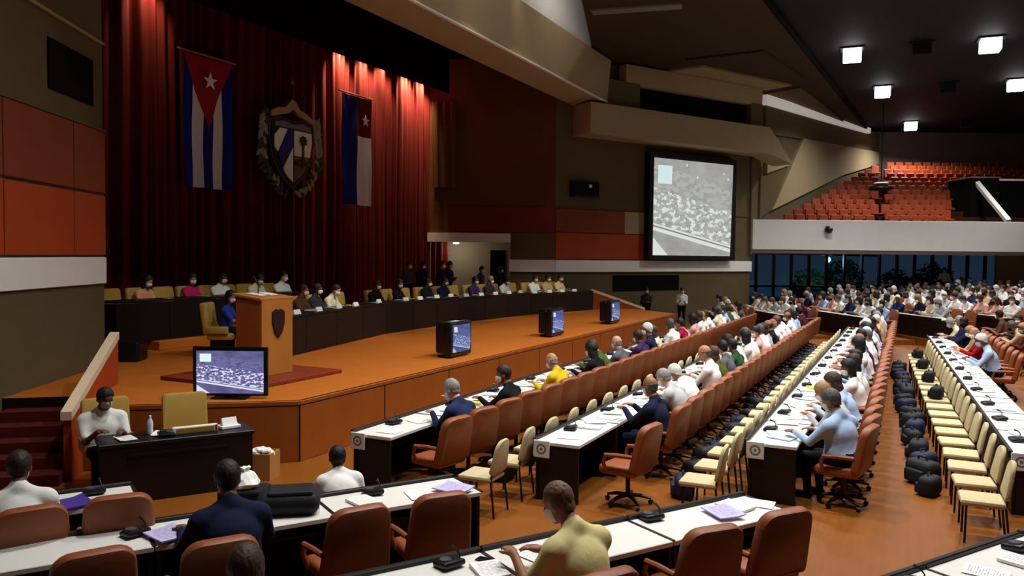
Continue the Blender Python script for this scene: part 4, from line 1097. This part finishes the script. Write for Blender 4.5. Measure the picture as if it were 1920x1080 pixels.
# ------------------------------------------------------------------ near wing
AW = R(58)
LROWS = [(-8.8, [.2, -1.3], 'first near-wing row'), (-7.45, [3.15, 1.65, .15, -1.35], 'second near-wing row'), (-5.45, [5.35, 3.85, 2.35, .85, -.65], 'third near-wing row'), (-3.45, [8.1, 6.6, 5.1], 'nearest near-wing row')]
for n0, ss, nm in LROWS:
    for i, s_ in enumerate(ss):
        desk(LW(n0 + .3, s_), AW, 'white-topped dark desk, %s from the aisle in the %s' % (ORD[i], nm), 'desks of the ' + nm, True, 1 if False else None)
for n, s_, a, lab in ((-7.72, .03, 6, 'orange chair under man in white shirt at the left edge'), (-7.72, .72, -4, 'empty orange chair in first near-wing row beside purple folder'),
        (-6.42, .40, 4, 'orange chair back at bottom left corner in second near-wing row'), (-6.22, 1.22, 0, 'orange chair holding the man in navy suit'), (-6.42, 2.33, 3, 'empty orange chair beside the big black bag'),
        (-6.42, 3.12, -5, 'empty orange chair before lilac booklet at the aisle end'), (-4.62, 4.55, -8, 'empty orange chair left of two in third near-wing row'), (-4.62, 5.36, -6, 'empty orange chair at the aisle end of third near-wing row'),
        (-4.35, 3.25, 0, 'orange chair under the man in pale yellow shirt'), (-4.5, 1.1, 0, 'orange chair under brown-haired person at the bottom edge')):
    orange_chair(LW(n, s_), AW + R(a), lab)
t = thing('stool', 'low round stool under the man in white shirt', 'stool', LW(-7.95, 2.84)); obj('seat', add_lathe(NB(), [(0, .30), (.18, .30), (.2, .33), (.19, .37), (0, .38)], 16), M_black, t, True)
for k_ in range(4): obj('leg', add_tube(NB(), [(.14 * math.cos(k_ * 1.571), .14 * math.sin(k_ * 1.571), .31), (.19 * math.cos(k_ * 1.571), .19 * math.sin(k_ * 1.571), 0)], .012, 6), M_metal, t)
for n, s_, a, lab in ((-7.30, 2.93, 170, 'black microphone console on near-wing desk behind seated man'), (-5.30, 2.74, 190, 'black microphone console left of the pale yellow shirt'), (-5.36, 4.8, 175, 'black microphone console in middle of the long white desk'),
        (-7.2, .80, 200, 'black microphone console left of the navy suit'), (-3.30, 5.45, 180, 'black microphone console at bottom right corner desk'), (-8.65, .6, 180, 'black microphone console on first near-wing desk'), (-3.3, 6.9, 180, 'black microphone console on bottom right desk near the picture edge')):
    mic(LW(n, s_, .753), AW + R(a), lab)
for kd, n, s_, a, wh in (('p_stack', -5.22, 5.72, 8, 'at the aisle end of the long white desk'), ('p_lilac', -5.12, 5.45, -14, 'overlapping papers on the long white desk'), ('p_sheet', -5.18, 5.98, 30, 'on the long desk end by the aisle'),
        ('p_lilac', -7.0, 3.66, 24, 'before the empty chair at the aisle end'), ('p_sheet', -7.05, 3.30, -8, 'beside the lilac booklet'), ('p_stack', -7.08, 2.75, 10, 'behind the empty orange chair'), ('p_lilac', -7.02, 1.02, 18, 'left of the navy suit'), ('p_sheet', -7.15, 1.04, -30, 'under the lilac booklet left of the navy suit'),
        ('p_purple', -8.36, .40, 12, 'on first near-wing desk'), ('p_sheet', -5.14, 3.42, 12, 'under the hands of the man in yellow'), ('p_stack', -5.05, 2.95, -10, 'left of the man in yellow'), ('p_sheet', -3.15, 6.15, 20, 'on bottom right desk'), ('p_stack', -3.1, 6.6, 5, 'on bottom right desk near the edge'), ('p_sheet', -3.12, 7.2, -5, 'on bottom right desk at picture edge')):
    paper(kd, LW(n, s_, .756 if kd != 'p_lilac' else .776), AW + R(a), wh)
t = thing('mobile_phone', 'black mobile phone lying on white desk beside microphone', 'phone', LW(-5.26, 3.04, .753), AW + R(30))
obj('body', boxm((0, 0, .006), (.08, .16, .012), 0, .005, 2), M_black, t); obj('screen', boxm((0, 0, .0125), (.07, .145, .002)), M_gloss, t)
t = thing('holdall', 'large black fabric bag lying on the near-wing desk', 'bag', LW(-7.18, 2.07, .753), AW + R(-20))
obj('body', boxm((0, 0, .10), (.56, .38, .20), 0, .09, 3), M_bag, t, True); obj('flap', boxm((.02, 0, .195), (.40, .30, .05), 0, .02, 2), M_bag, t); obj('strap', add_tube(NB(), [(-.25, .1, .1), (-.34, .0, .06), (-.36, -.15, .02), (-.2, -.24, .02)], .018, 6), M_bag, t)
# desk of the secretary below the stage
sd_ = thing('secretary_desk', 'dark wooden desk with masked man below the stage', 'desk', LW(-11.05, 1.72), R(-122))
obj('top', boxm((0, 0, .735), (1.85, .62, .05), 0, .008, 1), M_deskd, sd_); obj('front_panel', boxm((0, .27, .36), (1.80, .04, .70)), M_deskd, sd_)
for s_ in (-1, 1): obj('end_panel', boxm((s_ * .88, -.02, .36), (.04, .54, .70)), M_deskd, sd_)
obj('shelf', boxm((0, .30, .60), (1.2, .04, .03)), M_metal, sd_)
t = thing('water_bottle', 'small clear water bottle on the dark desk', 'bottle', LW(-11.12, 1.42, .76))
obj('body', add_lathe(NB(), [(0, 0), (.035, .0), (.037, .02), (.034, .09), (.037, .14), (.03, .18), (.013, .21), (.013, .225)], 12), mat('bottle_plastic', (206, 214, 220), .2, .5), t, True); obj('cap', add_lathe(NB(), [(.015, .222), (.015, .245), (0, .246)], 10), M_paper, t)
t = thing('name_plate', 'long gilded name plate with white border on the dark desk', 'name plate', LW(-10.92, 1.93, .762), R(-122))
obj('stand', boxm((0, 0, .05), (.56, .06, .10), 0, .01, 1), M_paper, t); obj('inlay', boxm((0, .034, .05), (.46, .01, .06)), mat('inlay_gold', (150, 116, 46), .4), t); obj('stripe', boxm((-.26, .035, .05), (.025, .01, .09)), mat('stripe_red', (150, 30, 28), .5), t)
t = thing('folded_card', 'white folded cards stacked at the desk corner', 'papers', LW(-11.05, 2.38, .762), R(-110))
obj('card', boxm((0, 0, .02), (.26, .18, .04), 0, .006, 1), M_paper, t); obj('tent_card', add_extrude(NB(), [(-.10, -.05, .04), (-.10, .05, .04), (-.10, 0, .14)], (.2, 0, 0)), M_paper, t)
for i, (n, s_, a) in enumerate(((-11.0, 1.12, 10), (-11.08, 1.55, -20), (-11.12, 2.0, 5))): paper('p_sheet', LW(n, s_, .763), R(-122 + a), ['before the masked man', 'beside the water bottle', 'behind the gilded name plate'][i])
mic(LW(-10.9, 1.58, .763), R(60), 'black microphone console on the dark secretary desk')
cream_chair(LW(-11.62, 1.97), R(-122), 'empty cream armchair at the dark desk below the stage', 'cream armchairs below the stage')
cream_chair(LW(-11.72, 1.0), R(-118), 'cream armchair under the masked man', 'cream armchairs below the stage')
# bin and bag by the desk
t = thing('waste_box', 'open wooden box filled with white paper by the stage', 'box', LW(-11.15, 2.85), R(20))
for c, s_ in (((0, .16, .18), (.36, .03, .36)), ((0, -.16, .18), (.36, .03, .36)), ((.165, 0, .18), (.03, .30, .36)), ((-.165, 0, .18), (.03, .30, .36)), ((0, 0, .015), (.33, .30, .03))): obj('side', boxm(c, s_), mat('box_board', (176, 120, 58), .7), t)
b = NB()
for i in range(7): add_box(b, (random.uniform(-.1, .1), random.uniform(-.08, .08), .33 + .012 * i), (.16, .12, .06), random.uniform(0, 3), .02, 1, Matrix.Rotation(random.uniform(-.4, .4), 4, 'X'))
obj('paper_waste', b, M_paper, t)['kind'] = 'stuff'
t = thing('plastic_bag', 'crumpled white plastic bag on dark case below the stage', 'bag', LW(-9.75, 2.28, .30), R(30)); 
b = add_lathe(NB(), [(0, 0), (.15, .01), (.18, .06), (.15, .12), (.09, .17), (.04, .20), (.07, .24), (0, .23)], 14)
for v in b.verts: v.co += Vector((random.uniform(-1, 1), random.uniform(-1, 1), random.uniform(-.5, .5))) * .022
obj('body', b, M_paper, t)
t = thing('equipment_case', 'black equipment case on floor under white bag', 'case', LW(-9.75, 2.28), R(30)); obj('body', boxm((0, 0, .15), (.55, .38, .30), 0, .03, 2), M_bag, t); obj('handle', add_tube(NB(), [(-.08, .19, .2), (-.08, .23, .2), (.08, .23, .2), (.08, .19, .2)], .012, 6), M_metal, t)
# ------------------------------------------------------------------ presidium on the stage
def pres_desk(p, q, z0, h, lab, units=1):
    p, q = Vector(p + (0,)), Vector(q + (0,)); d = q - p; L = d.length; d.normalize(); rz = math.atan2(d.y, d.x)
    c = (p + q) / 2
    t = thing('presidium_desk', lab, 'desk', (c.x, c.y, z0), rz, 'dark desks on the stage')
    obj('top', boxm((0, -.30, h - .02), (L, .66, .045), 0, .006, 1), M_deskd, t)
    k = max(1, round(L / 1.5))
    for i in range(k): obj('front_panel', boxm((-L / 2 + L / k * (i + .5), 0, (h - .05) / 2), (L / k - .015, .045, h - .05), 0, .005, 1), M_deskd, t)
    for s_ in (-1, 1): obj('end_panel', boxm((s_ * (L / 2 - .02), -.3, (h - .05) / 2), (.04, .58, h - .05)), M_deskd, t)
    return d
ARC = [(-11.55, 12.3), (-12.87, 18.17), (-13.0, 22.4), (-12.6, 27.0), (-11.6, 31.0)]
for i in range(4): pres_desk(ARC[i + 1], ARC[i], .92, (.86, .85, .82, .78)[i], 'long dark presidium desk, %s from the lectern' % ORD[i])
pres_desk((-15.1, 18.4), (-15.1, 11.5), 1.12, .92, 'long dark desk of the back row left of the lectern')
def arc_at(y, off):
    for a, b in zip(ARC, ARC[1:]):
        if a[1] <= y <= b[1]:
            u = (y - a[1]) / (b[1] - a[1]); d = Vector((b[0] - a[0], b[1] - a[1])).normalized()
            p = Vector((a[0] + (b[0] - a[0]) * u, y)); n = Vector((-d.y, d.x)); return Vector((p.x + n.x * off, p.y + n.y * off, 0)), math.atan2(-d.x, d.y)
PRES_CH = [13.6, 14.6, 15.6, 16.55, 18.0, 19.4, 20.2, 21.2, 22.1, 23.0, 23.9, 24.8, 25.7, 26.5, 27.4, 28.3, 29.1, 29.9]
for i, y in enumerate(PRES_CH):
    p, a = arc_at(y, 1.0)
    cream_chair((p.x, p.y, .92), R(-90) + a, 'cream armchair behind the presidium desks, %s from the lectern' % ORD[i])
    p2, a2 = arc_at(y, .28)
    if i % 5 != 3: paper(random.choice(['p_sheet', 'p_stack', 'p_stack']), (p2.x, p2.y, .92 + (.86 if y < 18.17 else .85 if y < 22.4 else .82 if y < 27 else .78) + .003), R(-90) + a2 + random.uniform(-.3, .3), 'on presidium desk before %s cream armchair' % ORD[i])
CARD = mesh_of(add_extrude(NB(), [(-.14, -.04, 0), (-.14, .04, 0), (-.14, 0, .10)], (.28, 0, 0)), M_paper)
for i, y in enumerate(PRES_CH):
    p, a = arc_at(y, .12); h_ = .86 if y < 18.17 else .85 if y < 22.4 else .82 if y < 27 else .78
    o = bpy.data.objects.new('name_card', CARD); COL.objects.link(o); o.location = (p.x, p.y, .92 + h_ + .003); o.rotation_euler = (0, 0, R(-90) + a)
    tag(o, 'white folded name card before %s presidium armchair from the lectern' % ORD[i], 'name card', 'name cards on the presidium desks')
BACK_Y = [12.5, 12.95, 13.85, 14.35, 14.95, 15.35, 16.05, 16.5, 17.55]
for i, y in enumerate([12.4, 13.15, 13.9, 14.6, 15.3, 15.95, 16.6, 17.5]):
    cream_chair((-16.2, y, 1.12), R(-90), 'cream armchair at the back-row desk, %s from the left' % ORD[i], 'cream armchairs of the back row')
for i, y in enumerate((13.0, 14.1, 15.9, 17.0)): paper('p_sheet', (-15.35, y, 2.045), R(-90 + 10 * i), 'on back-row desk, %s from the left' % ORD[i])
cream_chair((-13.0, 12.46, .92), R(-64), 'cream armchair turned sideways beside the lectern', 'cream armchairs near the lectern')
t = thing('stage_box', 'low black loudspeaker box at the left end of the stage', 'loudspeaker', (-13.95, 11.0, .92), R(-60)); obj('cabinet', boxm((0, 0, .19), (.5, .4, .38), 0, .02, 1), M_black, t); obj('grille', boxm((0, .205, .19), (.44, .02, .32)), M_gloss, t)
# ------------------------------------------------------------------ people
def pp(**k): return person_parts(**k)[0]
HM = .019
POOL = [pp(h=HM, lean=18, head=(0, 18, 0), build=1.2, hs=1.08, hands=((-.14, .50, .80), (.18, .46, .80))),
        pp(h=HM, lean=6, head=(12, 4, 0), build=1.24, hs=1.08, hands=((-.12, .42, .80), (.14, .40, .80))),
        pp(h=HM, lean=26, head=(-8, 30, 0), build=1.2, hs=1.08, hands=((-.10, .56, .80), (.14, .54, .80))),
        pp(h=HM, lean=10, twist=12, head=(38, 8, 0), build=1.22, hs=1.08, hands=((-.16, .48, .80), (.2, .36, .80))),
        pp(h=HM, lean=14, twist=-10, head=(-35, 8, 0), build=1.22, hs=1.08, sleeve='short', hands=((-.2, .40, .80), (.12, .50, .80)))]
POOLF = [pp(h=HM, lean=14, head=(5, 14, 0), build=.98, hair='long', hs=1.05, hands=((-.12, .5, .80), (.14, .48, .80))),
         pp(h=HM, lean=8, head=(-25, 6, 0), build=1.0, hair='bob', hs=1.05, sleeve='short', hands=((-.14, .46, .80), (.12, .48, .80)))]
POOLB = [pp(h=HM, lean=12, head=(10, 12, 0), build=1.26, hair='ring', hs=1.08, hands=((-.14, .48, .80), (.16, .46, .80)))]
ADJ = dict(white='white shirt', cream='cream shirt', lightblue='light blue shirt', palegrey='pale grey shirt', navy='navy suit', black='black shirt', grey='grey jacket', yellow='yellow shirt', khaki='pale yellow shirt', olive='olive green shirt', green='green shirt', red='red shirt', crimson='crimson top',
           pink='pink blouse', purple='purple shirt', maroon='maroon top', beige='beige shirt', brown='brown jacket', darkblue='dark blue shirt', blue='blue shirt', magenta='magenta top', peach='peach blouse', darkgrey='dark grey suit')
WEI = ['white'] * 9 + ['cream'] * 2 + ['palegrey'] * 2 + ['lightblue'] * 2 + ['pink', 'beige', 'grey', 'navy', 'black', 'darkblue', 'maroon', 'olive', 'white', 'white']
PR = random.Random(21)
def crowd_person(loc, rz, where, top=None, kind=None, hair=None, skin=None, grp=None):
    top = top or PR.choice(WEI); kind = kind or PR.choices(['m', 'f', 'b'], [6, 3, 1])[0]
    parts = PR.choice({'m': POOL, 'f': POOLF, 'b': POOLB}[kind])
    hair = hair or (PR.choice(['black', 'black', 'darkbrown', 'brown', 'grey', 'darkgrey', 'white']) if kind != 'f' else PR.choice(['black', 'darkbrown', 'brown', 'tan', 'black']))
    skin = skin or PR.choice('aabbbccdp')
    word = {'grey': 'grey-haired', 'white': 'white-haired', 'darkgrey': 'greying', 'black': 'black-haired', 'brown': 'brown-haired', 'darkbrown': 'dark-haired', 'tan': 'fair-haired'}[hair]
    if kind == 'b': word = 'balding'
    return make_person(parts, loc, rz + PR.uniform(-.15, .15), '%s person in %s, %s' % (word, ADJ[top], where), top, skin, hair, PR.choice(['black', 'navy', 'darkgrey', 'brown']), PR.choice(['white', 'lightblue', 'black', 'white']), grp, PR.uniform(1.04, 1.12), mask=PR.random() < .85)
# ---- named individuals of the centre rows
near = []
def hero(row, idx, lab, **k):
    a = dict(h=.012, build=1.18, hs=1.08); mk = {q: k.pop(q) for q in ('top', 'skin', 'hairc', 'trousers', 'maskc') if q in k}; sc_ = k.pop('scale', 1.04); dy = k.pop('dy', 0); rot = k.pop('rot', -12); off = k.pop('off', 1.12)
    a.update(k); parts = pp(**a); y = SEATS[row][idx] + dy
    make_person(parts, row_pt(row, off, y), R(90 + rot), lab, mk.get('top', 'white'), mk.get('skin', 'b'), mk.get('hairc', 'black'), mk.get('trousers', 'black'), mk.get('maskc', 'white'), None, sc_)
    near.append((row, idx))
hero('A', 1, 'grey-haired man in dark blue shirt leaning on the stage-side desk', lean=22, head=(10, 20, 0), top='darkblue', skin='p', hairc='grey', hands=((-.15, .52, .85), (.1, .42, 1.0)))
hero('A', 3, 'man in black shirt with short dark hair at the stage-side desk', lean=16, head=(25, 6, 0), twist=12, top='black', skin='b', hairc='darkbrown', hands=((-.25, .5, .84), (.15, .45, .80)), build=1.22)
hero('A', 6, 'balding man in bright yellow shirt at the stage-side desk', lean=20, head=(0, 18, 0), top='yellow', skin='a', hairc='grey', hair='ring', dy=-.3)
hero('A', 8, 'black-haired woman in black at the stage-side desk', lean=14, head=(0, 10, 0), top='black', skin='c', hairc='black', hair='bob', build=1.05, h=.015)
hero('A', 10, 'bald man in grey jacket at the stage-side desk', lean=12, top='grey', skin='p', hairc='grey', hair='ring', h=.015)
hero('A', 12, 'person in purple shirt with dark hair at the stage-side desk', lean=12, top='purple', skin='c', hairc='darkbrown', h=.015)
hero('B', 2, 'balding man in navy suit holding papers in the second desk row', lean=8, head=(-12, 10, 0), top='navy', skin='b', hairc='darkgrey', hair='ring', build=1.28, dy=-.15, hands=((-.12, .46, .90), (.1, .44, .92)), trousers='navy')
hero('B', 4, 'white-haired person in pale grey shirt bent over second row desk', lean=34, head=(0, 25, 0), top='palegrey', hairc='grey', skin='p', h=.015)
hero('B', 5, 'broad man in white shirt leaning far forward in the second desk row', lean=36, head=(0, 25, 0), top='white', hairc='white', skin='b', h=.015, build=1.3)
hero('B', 8, 'person in olive green shirt with reddish hair in the second desk row', lean=22, head=(-10, 12, 0), top='olive', hairc='brown', hair='bob', skin='b', h=.015, trousers='olive')
hero('B', 10, 'person in green shirt in the second desk row', lean=14, top='green', hairc='black', skin='c', h=.015)
hero('C', 0, 'grey-haired man in pale blue shirt writing at near end of aisle desks', lean=10, head=(8, 20, 0), top='lightblue', skin='b', hairc='darkgrey', build=1.34, hands=((-.24, .50, .80), (.10, .46, .80)), h=.011, dy=.0, scale=1.07, rot=-30)
hero('C', 2, 'fair-haired person in lilac grey shirt bent over the aisle desk', lean=32, head=(0, 25, 0), top='palegrey', skin='b', hairc='tan', h=.014)
hero('C', 3, 'brown-haired woman in light blue shirt beside the yellow folder', lean=24, head=(10, 20, 0), top='lightblue', skin='a', hairc='brown', hair='bob', h=.014)
hero('C', 5, 'black-haired woman in white shirt turned along the aisle desk', lean=14, head=(35, 8, 0), top='white', skin='c', hairc='black', hair='bob', h=.014)
hero('C', 6, 'dark-haired woman with full hair in white blouse at the aisle desk', lean=10, head=(30, 6, 0), top='white', skin='b', hairc='darkbrown', hair='long', h=.014)
SKIP = {('A', 0), ('A', 2), ('A', 4), ('A', 5), ('A', 7), ('B', 0), ('B', 1), ('B', 3), ('B', 6), ('C', 1), ('C', 4), ('C', 8)} | set(near)
SPEC = {('A', 14): 'cream', ('A', 15): 'white', ('A', 17): 'crimson', ('A', 18): 'pink', ('A', 19): 'pink', ('B', 12): 'white', ('B', 13): 'white', ('B', 14): 'pink', ('B', 15): 'white', ('B', 16): 'palegrey', ('C', 9): 'white', ('C', 10): 'white', ('C', 11): 'purple'}
for k in 'ABC':
    for i, y in enumerate(SEATS[k]):
        if (k, i) in SKIP or PR.random() < .10: continue
        crowd_person(row_pt(k, 1.07, y), R(90), '%s along the %s' % (ORD[i], ROWS[k][3]), SPEC.get((k, i)), grp='people of the ' + ROWS[k][3])
for i, y in enumerate(SEATS['D']):
    if i < 11: continue
    sp = {12: ('lightblue', 'm', 'white'), 15: ('red', 'b', 'grey'), 19: ('navy', 'm', 'black'), 20: ('navy', 'm', 'grey')}.get(i)
    if i in (11, 13, 14, 17, 18): continue
    lab = {12: 'leaning on the white desk', 15: 'reaching over the white desk'}.get(i, '%s along the %s' % (ORD[i], ROWS['D'][3]))
    crowd_person(row_pt('D', .95, y), R(92), lab, *(sp or (None, None, None)), grp='people of the ' + ROWS['D'][3])
# a second rank behind the right-hand row, seen over the desks
for i, (x, y, top) in enumerate([(3.2, 28.5, 'darkgrey'), (3.1, 26.9, 'beige'), (2.9, 30.2, 'brown'), (3.05, 25.4, 'maroon')]):
    orange_chair((x + .06, y, 0), R(92), 'orange chair behind the right-hand rows, %s from the picture edge' % ORD[i], False, 'orange chairs of the rear rank')
    crowd_person((x, y, 0), R(92), '%s in the rank behind the right-hand row' % ORD[i], top)
# ---- far wing
cnt = 0
for ri, (n0, sin_) in enumerate([(-9.4, 2.4), (-7.45, 3.9), (-5.45, 6.1), (-3.45, 7.6), (-1.45, 7.6), (.55, 7.2), (2.55, 6.4), (4.55, 5.2), (6.5, 4.0)]):
    rn = '%s far-wing row' % ORD[ri]; s_ = sin_ - .75; ui = 0; zt = .09 * ri
    if ri: struct('floor_tier', add_prism(NB(), [RW(n0 - .12, sin_ + .3)[:2], RW(n0 - .12, -12)[:2], RW(n0 + (1.83 if ri < 8 else 4), -12)[:2], RW(n0 + (1.83 if ri < 8 else 4), sin_ + .3)[:2]], 0, zt), M_floor, 'low stepped floor under the far wing')
    while s_ > -11:
        p = RW(n0 + .3, s_); depth = -math.sin(YAW) * p.x + math.cos(YAW) * p.y; lat = math.cos(YAW) * p.x + math.sin(YAW) * p.y
        wallx = (Vector((p.x, p.y, 0)) - Vector(mir(tuple(W0)))).dot(Vector((.859, -.511, 0)))
        if depth > 44.6 or wallx < 1.4: break
        if lat / depth < .68:
            desk((p.x, p.y, zt), R(122), 'white-topped dark desk, %s from the aisle in the %s' % (ORD[ui], rn), 'desks of the far wing')
            for j in (0, 1):
                q = RW(n0 + 1.0, s_ + .375 - .75 * j)
                orange_chair(RW(n0 + 1.08, s_ + .375 - .75 * j, zt), R(122), 'orange chair, %s from the aisle in the %s' % (ORD[2 * ui + j], rn), False, 'orange chairs of the far wing')
                if PR.random() < .82:
                    crowd_person((q.x, q.y, zt), R(122), '%s from the aisle in the %s' % (ORD[2 * ui + j], rn), grp='people of the far wing'); cnt += 1
            if ui % 2 == 0: paper('p_stack', RW(n0 + .3, s_ + .2, zt + .754), R(122), 'on %s desk of the %s' % (ORD[ui], rn))
        s_ -= DL; ui += 1
# ---- near wing individuals
def solo(lab, loc, rz, mk=None, **k):
    a = dict(h=.011, build=1.2, hs=1.08); a.update(k); mk = mk or {}
    parts, hc, H = person_parts(**a)
    o = make_person(parts, loc, rz, lab, mk.get('top', 'white'), mk.get('skin', 'b'), mk.get('hair', 'black'), mk.get('trousers', 'black'), mk.get('maskc', 'white'), None, mk.get('scale', 1.05))
    if mk.get('eyes'):
        for s_ in (-1, 1):
            e = hc + H @ (np.array((s_ * .032, .083, .008)) * k.get('hs', 1.08))
            eb = NB(); bmesh.ops.create_uvsphere(eb, u_segments=8, v_segments=6, radius=.014); x = obj('eye', eb, mat('eye_dark', (30, 22, 20), .3), o, True); x.location = e
    return o
solo('balding man in pale yellow shirt writing at the long white desk', LW(-4.42, 3.42), AW + R(6), dict(top='khaki', skin='b', hair='buzz', scale=1.11), h=.010, lean=22, head=(22, 24, 0), hair='buzz', sleeve='short', hands=((-.24, .50, .80), (-.02, .46, .80)), build=1.22, mask=True)
solo('man in navy suit seen from behind in second near-wing row', LW(-6.42, 1.42), AW, dict(top='navy', skin='c', hair='black', trousers='navy', scale=1.06), lean=18, head=(-5, 10, 0), build=1.32, hands=((-.28, .52, .76), (.30, .52, .76)))
solo('man in white shirt at the left edge of the picture', LW(-7.95, -.02), AW, dict(top='white', skin='c', hair='darkbrown', scale=1.0), lean=14, head=(-10, 8, 0), build=1.3, hands=((-.22, .5, .78), (.24, .5, .78)))
solo('man in white shirt sitting low before the second near-wing row', LW(-7.92, 2.86), AW + R(-8), dict(top='white', skin='c', hair='black', scale=.92), lean=38, head=(0, -8, 0), hip_z=.42, hands=((-.16, .42, .55), (.16, .42, .55)))
solo('brown-haired person just entering the picture at the bottom edge', LW(-4.62, 1.12), AW, dict(top='brown', skin='b', hair='brown', scale=1.0), lean=16, head=(-20, 8, 0), hair='bob', h=.013)
solo('masked man in white shirt at the dark desk below the stage', LW(-11.6, .90), R(-118), dict(top='white', skin='c', hair='black', maskc='palegrey', eyes=True, scale=1.0), h=.010, lean=10, head=(22, 14, 0), build=1.3, sleeve='short', hands=((-.18, .40, .82), (.10, .38, .84)))
# ---- presidium
def pres_person(y, lab, top, kind='m', hair='black', skin='b', off=.95):
    p, a = arc_at(y, off); parts = {'m': POOL[1], 'f': POOLF[1], 'b': POOLB[0], 'l': POOL[0]}[kind]
    make_person(parts, (p.x, p.y, .94), R(-90) + a, lab, top, skin, hair, 'black', 'white', 'people of the presidium', 1.04)
for y, lab, top, kind, hair, skin in ((15.2, 'person in brown jacket at presidium desk just right of the lectern', 'brown', 'm', 'black', 'b'), (15.9, 'person in dark suit at presidium desk near the lectern', 'darkgrey', 'm', 'black', 'c'), (16.6, 'person in cream shirt at presidium desk near the lectern', 'cream', 'l', 'black', 'p'),
        (19.0, 'person in black suit alone at the presidium desk', 'black', 'm', 'black', 'c'), (20.2, 'person in dark green clothes at the middle presidium desk', 'black', 'f', 'black', 'b'), (21.9, 'person in black suit at the middle presidium desk', 'black', 'm', 'black', 'c'), (22.8, 'person in navy suit at the middle presidium desk', 'navy', 'm', 'darkbrown', 'b'),
        (24.6, 'person in purple grey suit at the far presidium desk', 'purple', 'm', 'black', 'c'), (25.6, 'person in dark suit at the far presidium desk', 'darkgrey', 'm', 'grey', 'b'), (26.5, 'person in bright white shirt at the far presidium desk', 'white', 'l', 'black', 'c'), (28.3, 'person in white shirt at end section of presidium desk', 'white', 'm', 'black', 'b'),
        (29.1, 'person in tan uniform at the end of the presidium desk', 'beige', 'm', 'black', 'b'), (29.9, 'person in khaki shirt at the last presidium seat', 'khaki', 'm', 'darkbrown', 'a')):
    pres_person(y, lab, top, kind, hair, skin)
for y, lab, top, kind, hair, skin in ((12.95, 'woman in peach blouse at left end of back-row desk', 'peach', 0, 'black', 'a'), (14.35, 'woman in magenta top at the back-row desk', 'magenta', 1, 'black', 'b'), (15.32, 'man in white shirt at the back-row desk beside magenta top', 'white', 2, 'black', 'c'), (16.5, 'man in white shirt bent forward at the back-row desk', 'cream', 3, 'black', 'c'), (17.6, 'man in white shirt seated behind the lectern', 'white', 2, 'black', 'p')):
    parts = (POOLF[0], POOLF[1], POOL[1], POOL[0])[kind]
    make_person(parts, (-16.1, y, 1.14), R(-90), lab, top, skin, hair, 'black', 'white', 'people of the back row', 1.06)
make_person(POOLF[1], (-12.95, 12.48, .94), R(-64), 'woman in blue top seated sideways behind the lectern', 'blue', 'b', 'black', 'black', 'white', None, 1.0)
STAND = [pp(h=.022, stand=True, lean=2, head=(0, 4, 0), hands=((-.26, .06, .84), (.26, .06, .84)), build=1.12, hs=1.05), pp(h=.022, stand=True, lean=4, head=(20, 6, 0), hands=((-.10, .30, 1.12), (.12, .30, 1.14)), build=1.12, hs=1.05)]
for i, (x, y, z, rz, top, lab) in enumerate([(-15.3, 22.9, 1.12, -95, 'darkgrey', 'press person in dark grey suit standing behind the presidium, leftmost'), (-15.4, 23.9, 1.12, -110, 'black', 'press person in black standing behind the presidium, second from left'), (-15.2, 24.9, 1.12, -80, 'black', 'press person in black with raised hands before the white opening'),
        (-15.5, 25.9, 1.12, -100, 'navy', 'press person in navy standing before the white opening'), (-15.2, 27.9, .92, -90, 'purple', 'person in purple suit standing right of the white opening'), (-14.9, 28.9, .92, -60, 'black', 'person in black standing by the side entrance'),
        (-9.1, 35.7, 0, 200, 'white', 'usher in white shirt standing past the far stage end'), (-10.4, 34.6, 0, 190, 'darkgrey', 'dark-clothed person standing by the far stage stairs'), (1.8, 49.6, .95, 180, 'white', 'person in white shirt standing before the glazing under the balcony'), (5.4, 51.0, 0, 170, 'cream', 'person in cream shirt standing by the cream wall')]):
    make_person(STAND[i % 2] if i not in (6,) else STAND[1], (x, y, z), R(rz), lab, top, 'bcab'[i % 4], 'black', 'black', 'white', None, 1.0)

t = thing('standing_platform', 'dark platform under the person standing before the glazing', 'platform', (1.8, 49.6, 0), FA)
obj('top', boxm((0, 0, .925), (1.6, 1.2, .05)), M_deskd, t)
for sx in (-1, 1):
    for sy in (-1, 1): obj('leg', boxm((sx * .74, sy * .54, .45), (.06, .06, .9)), M_metal, t)
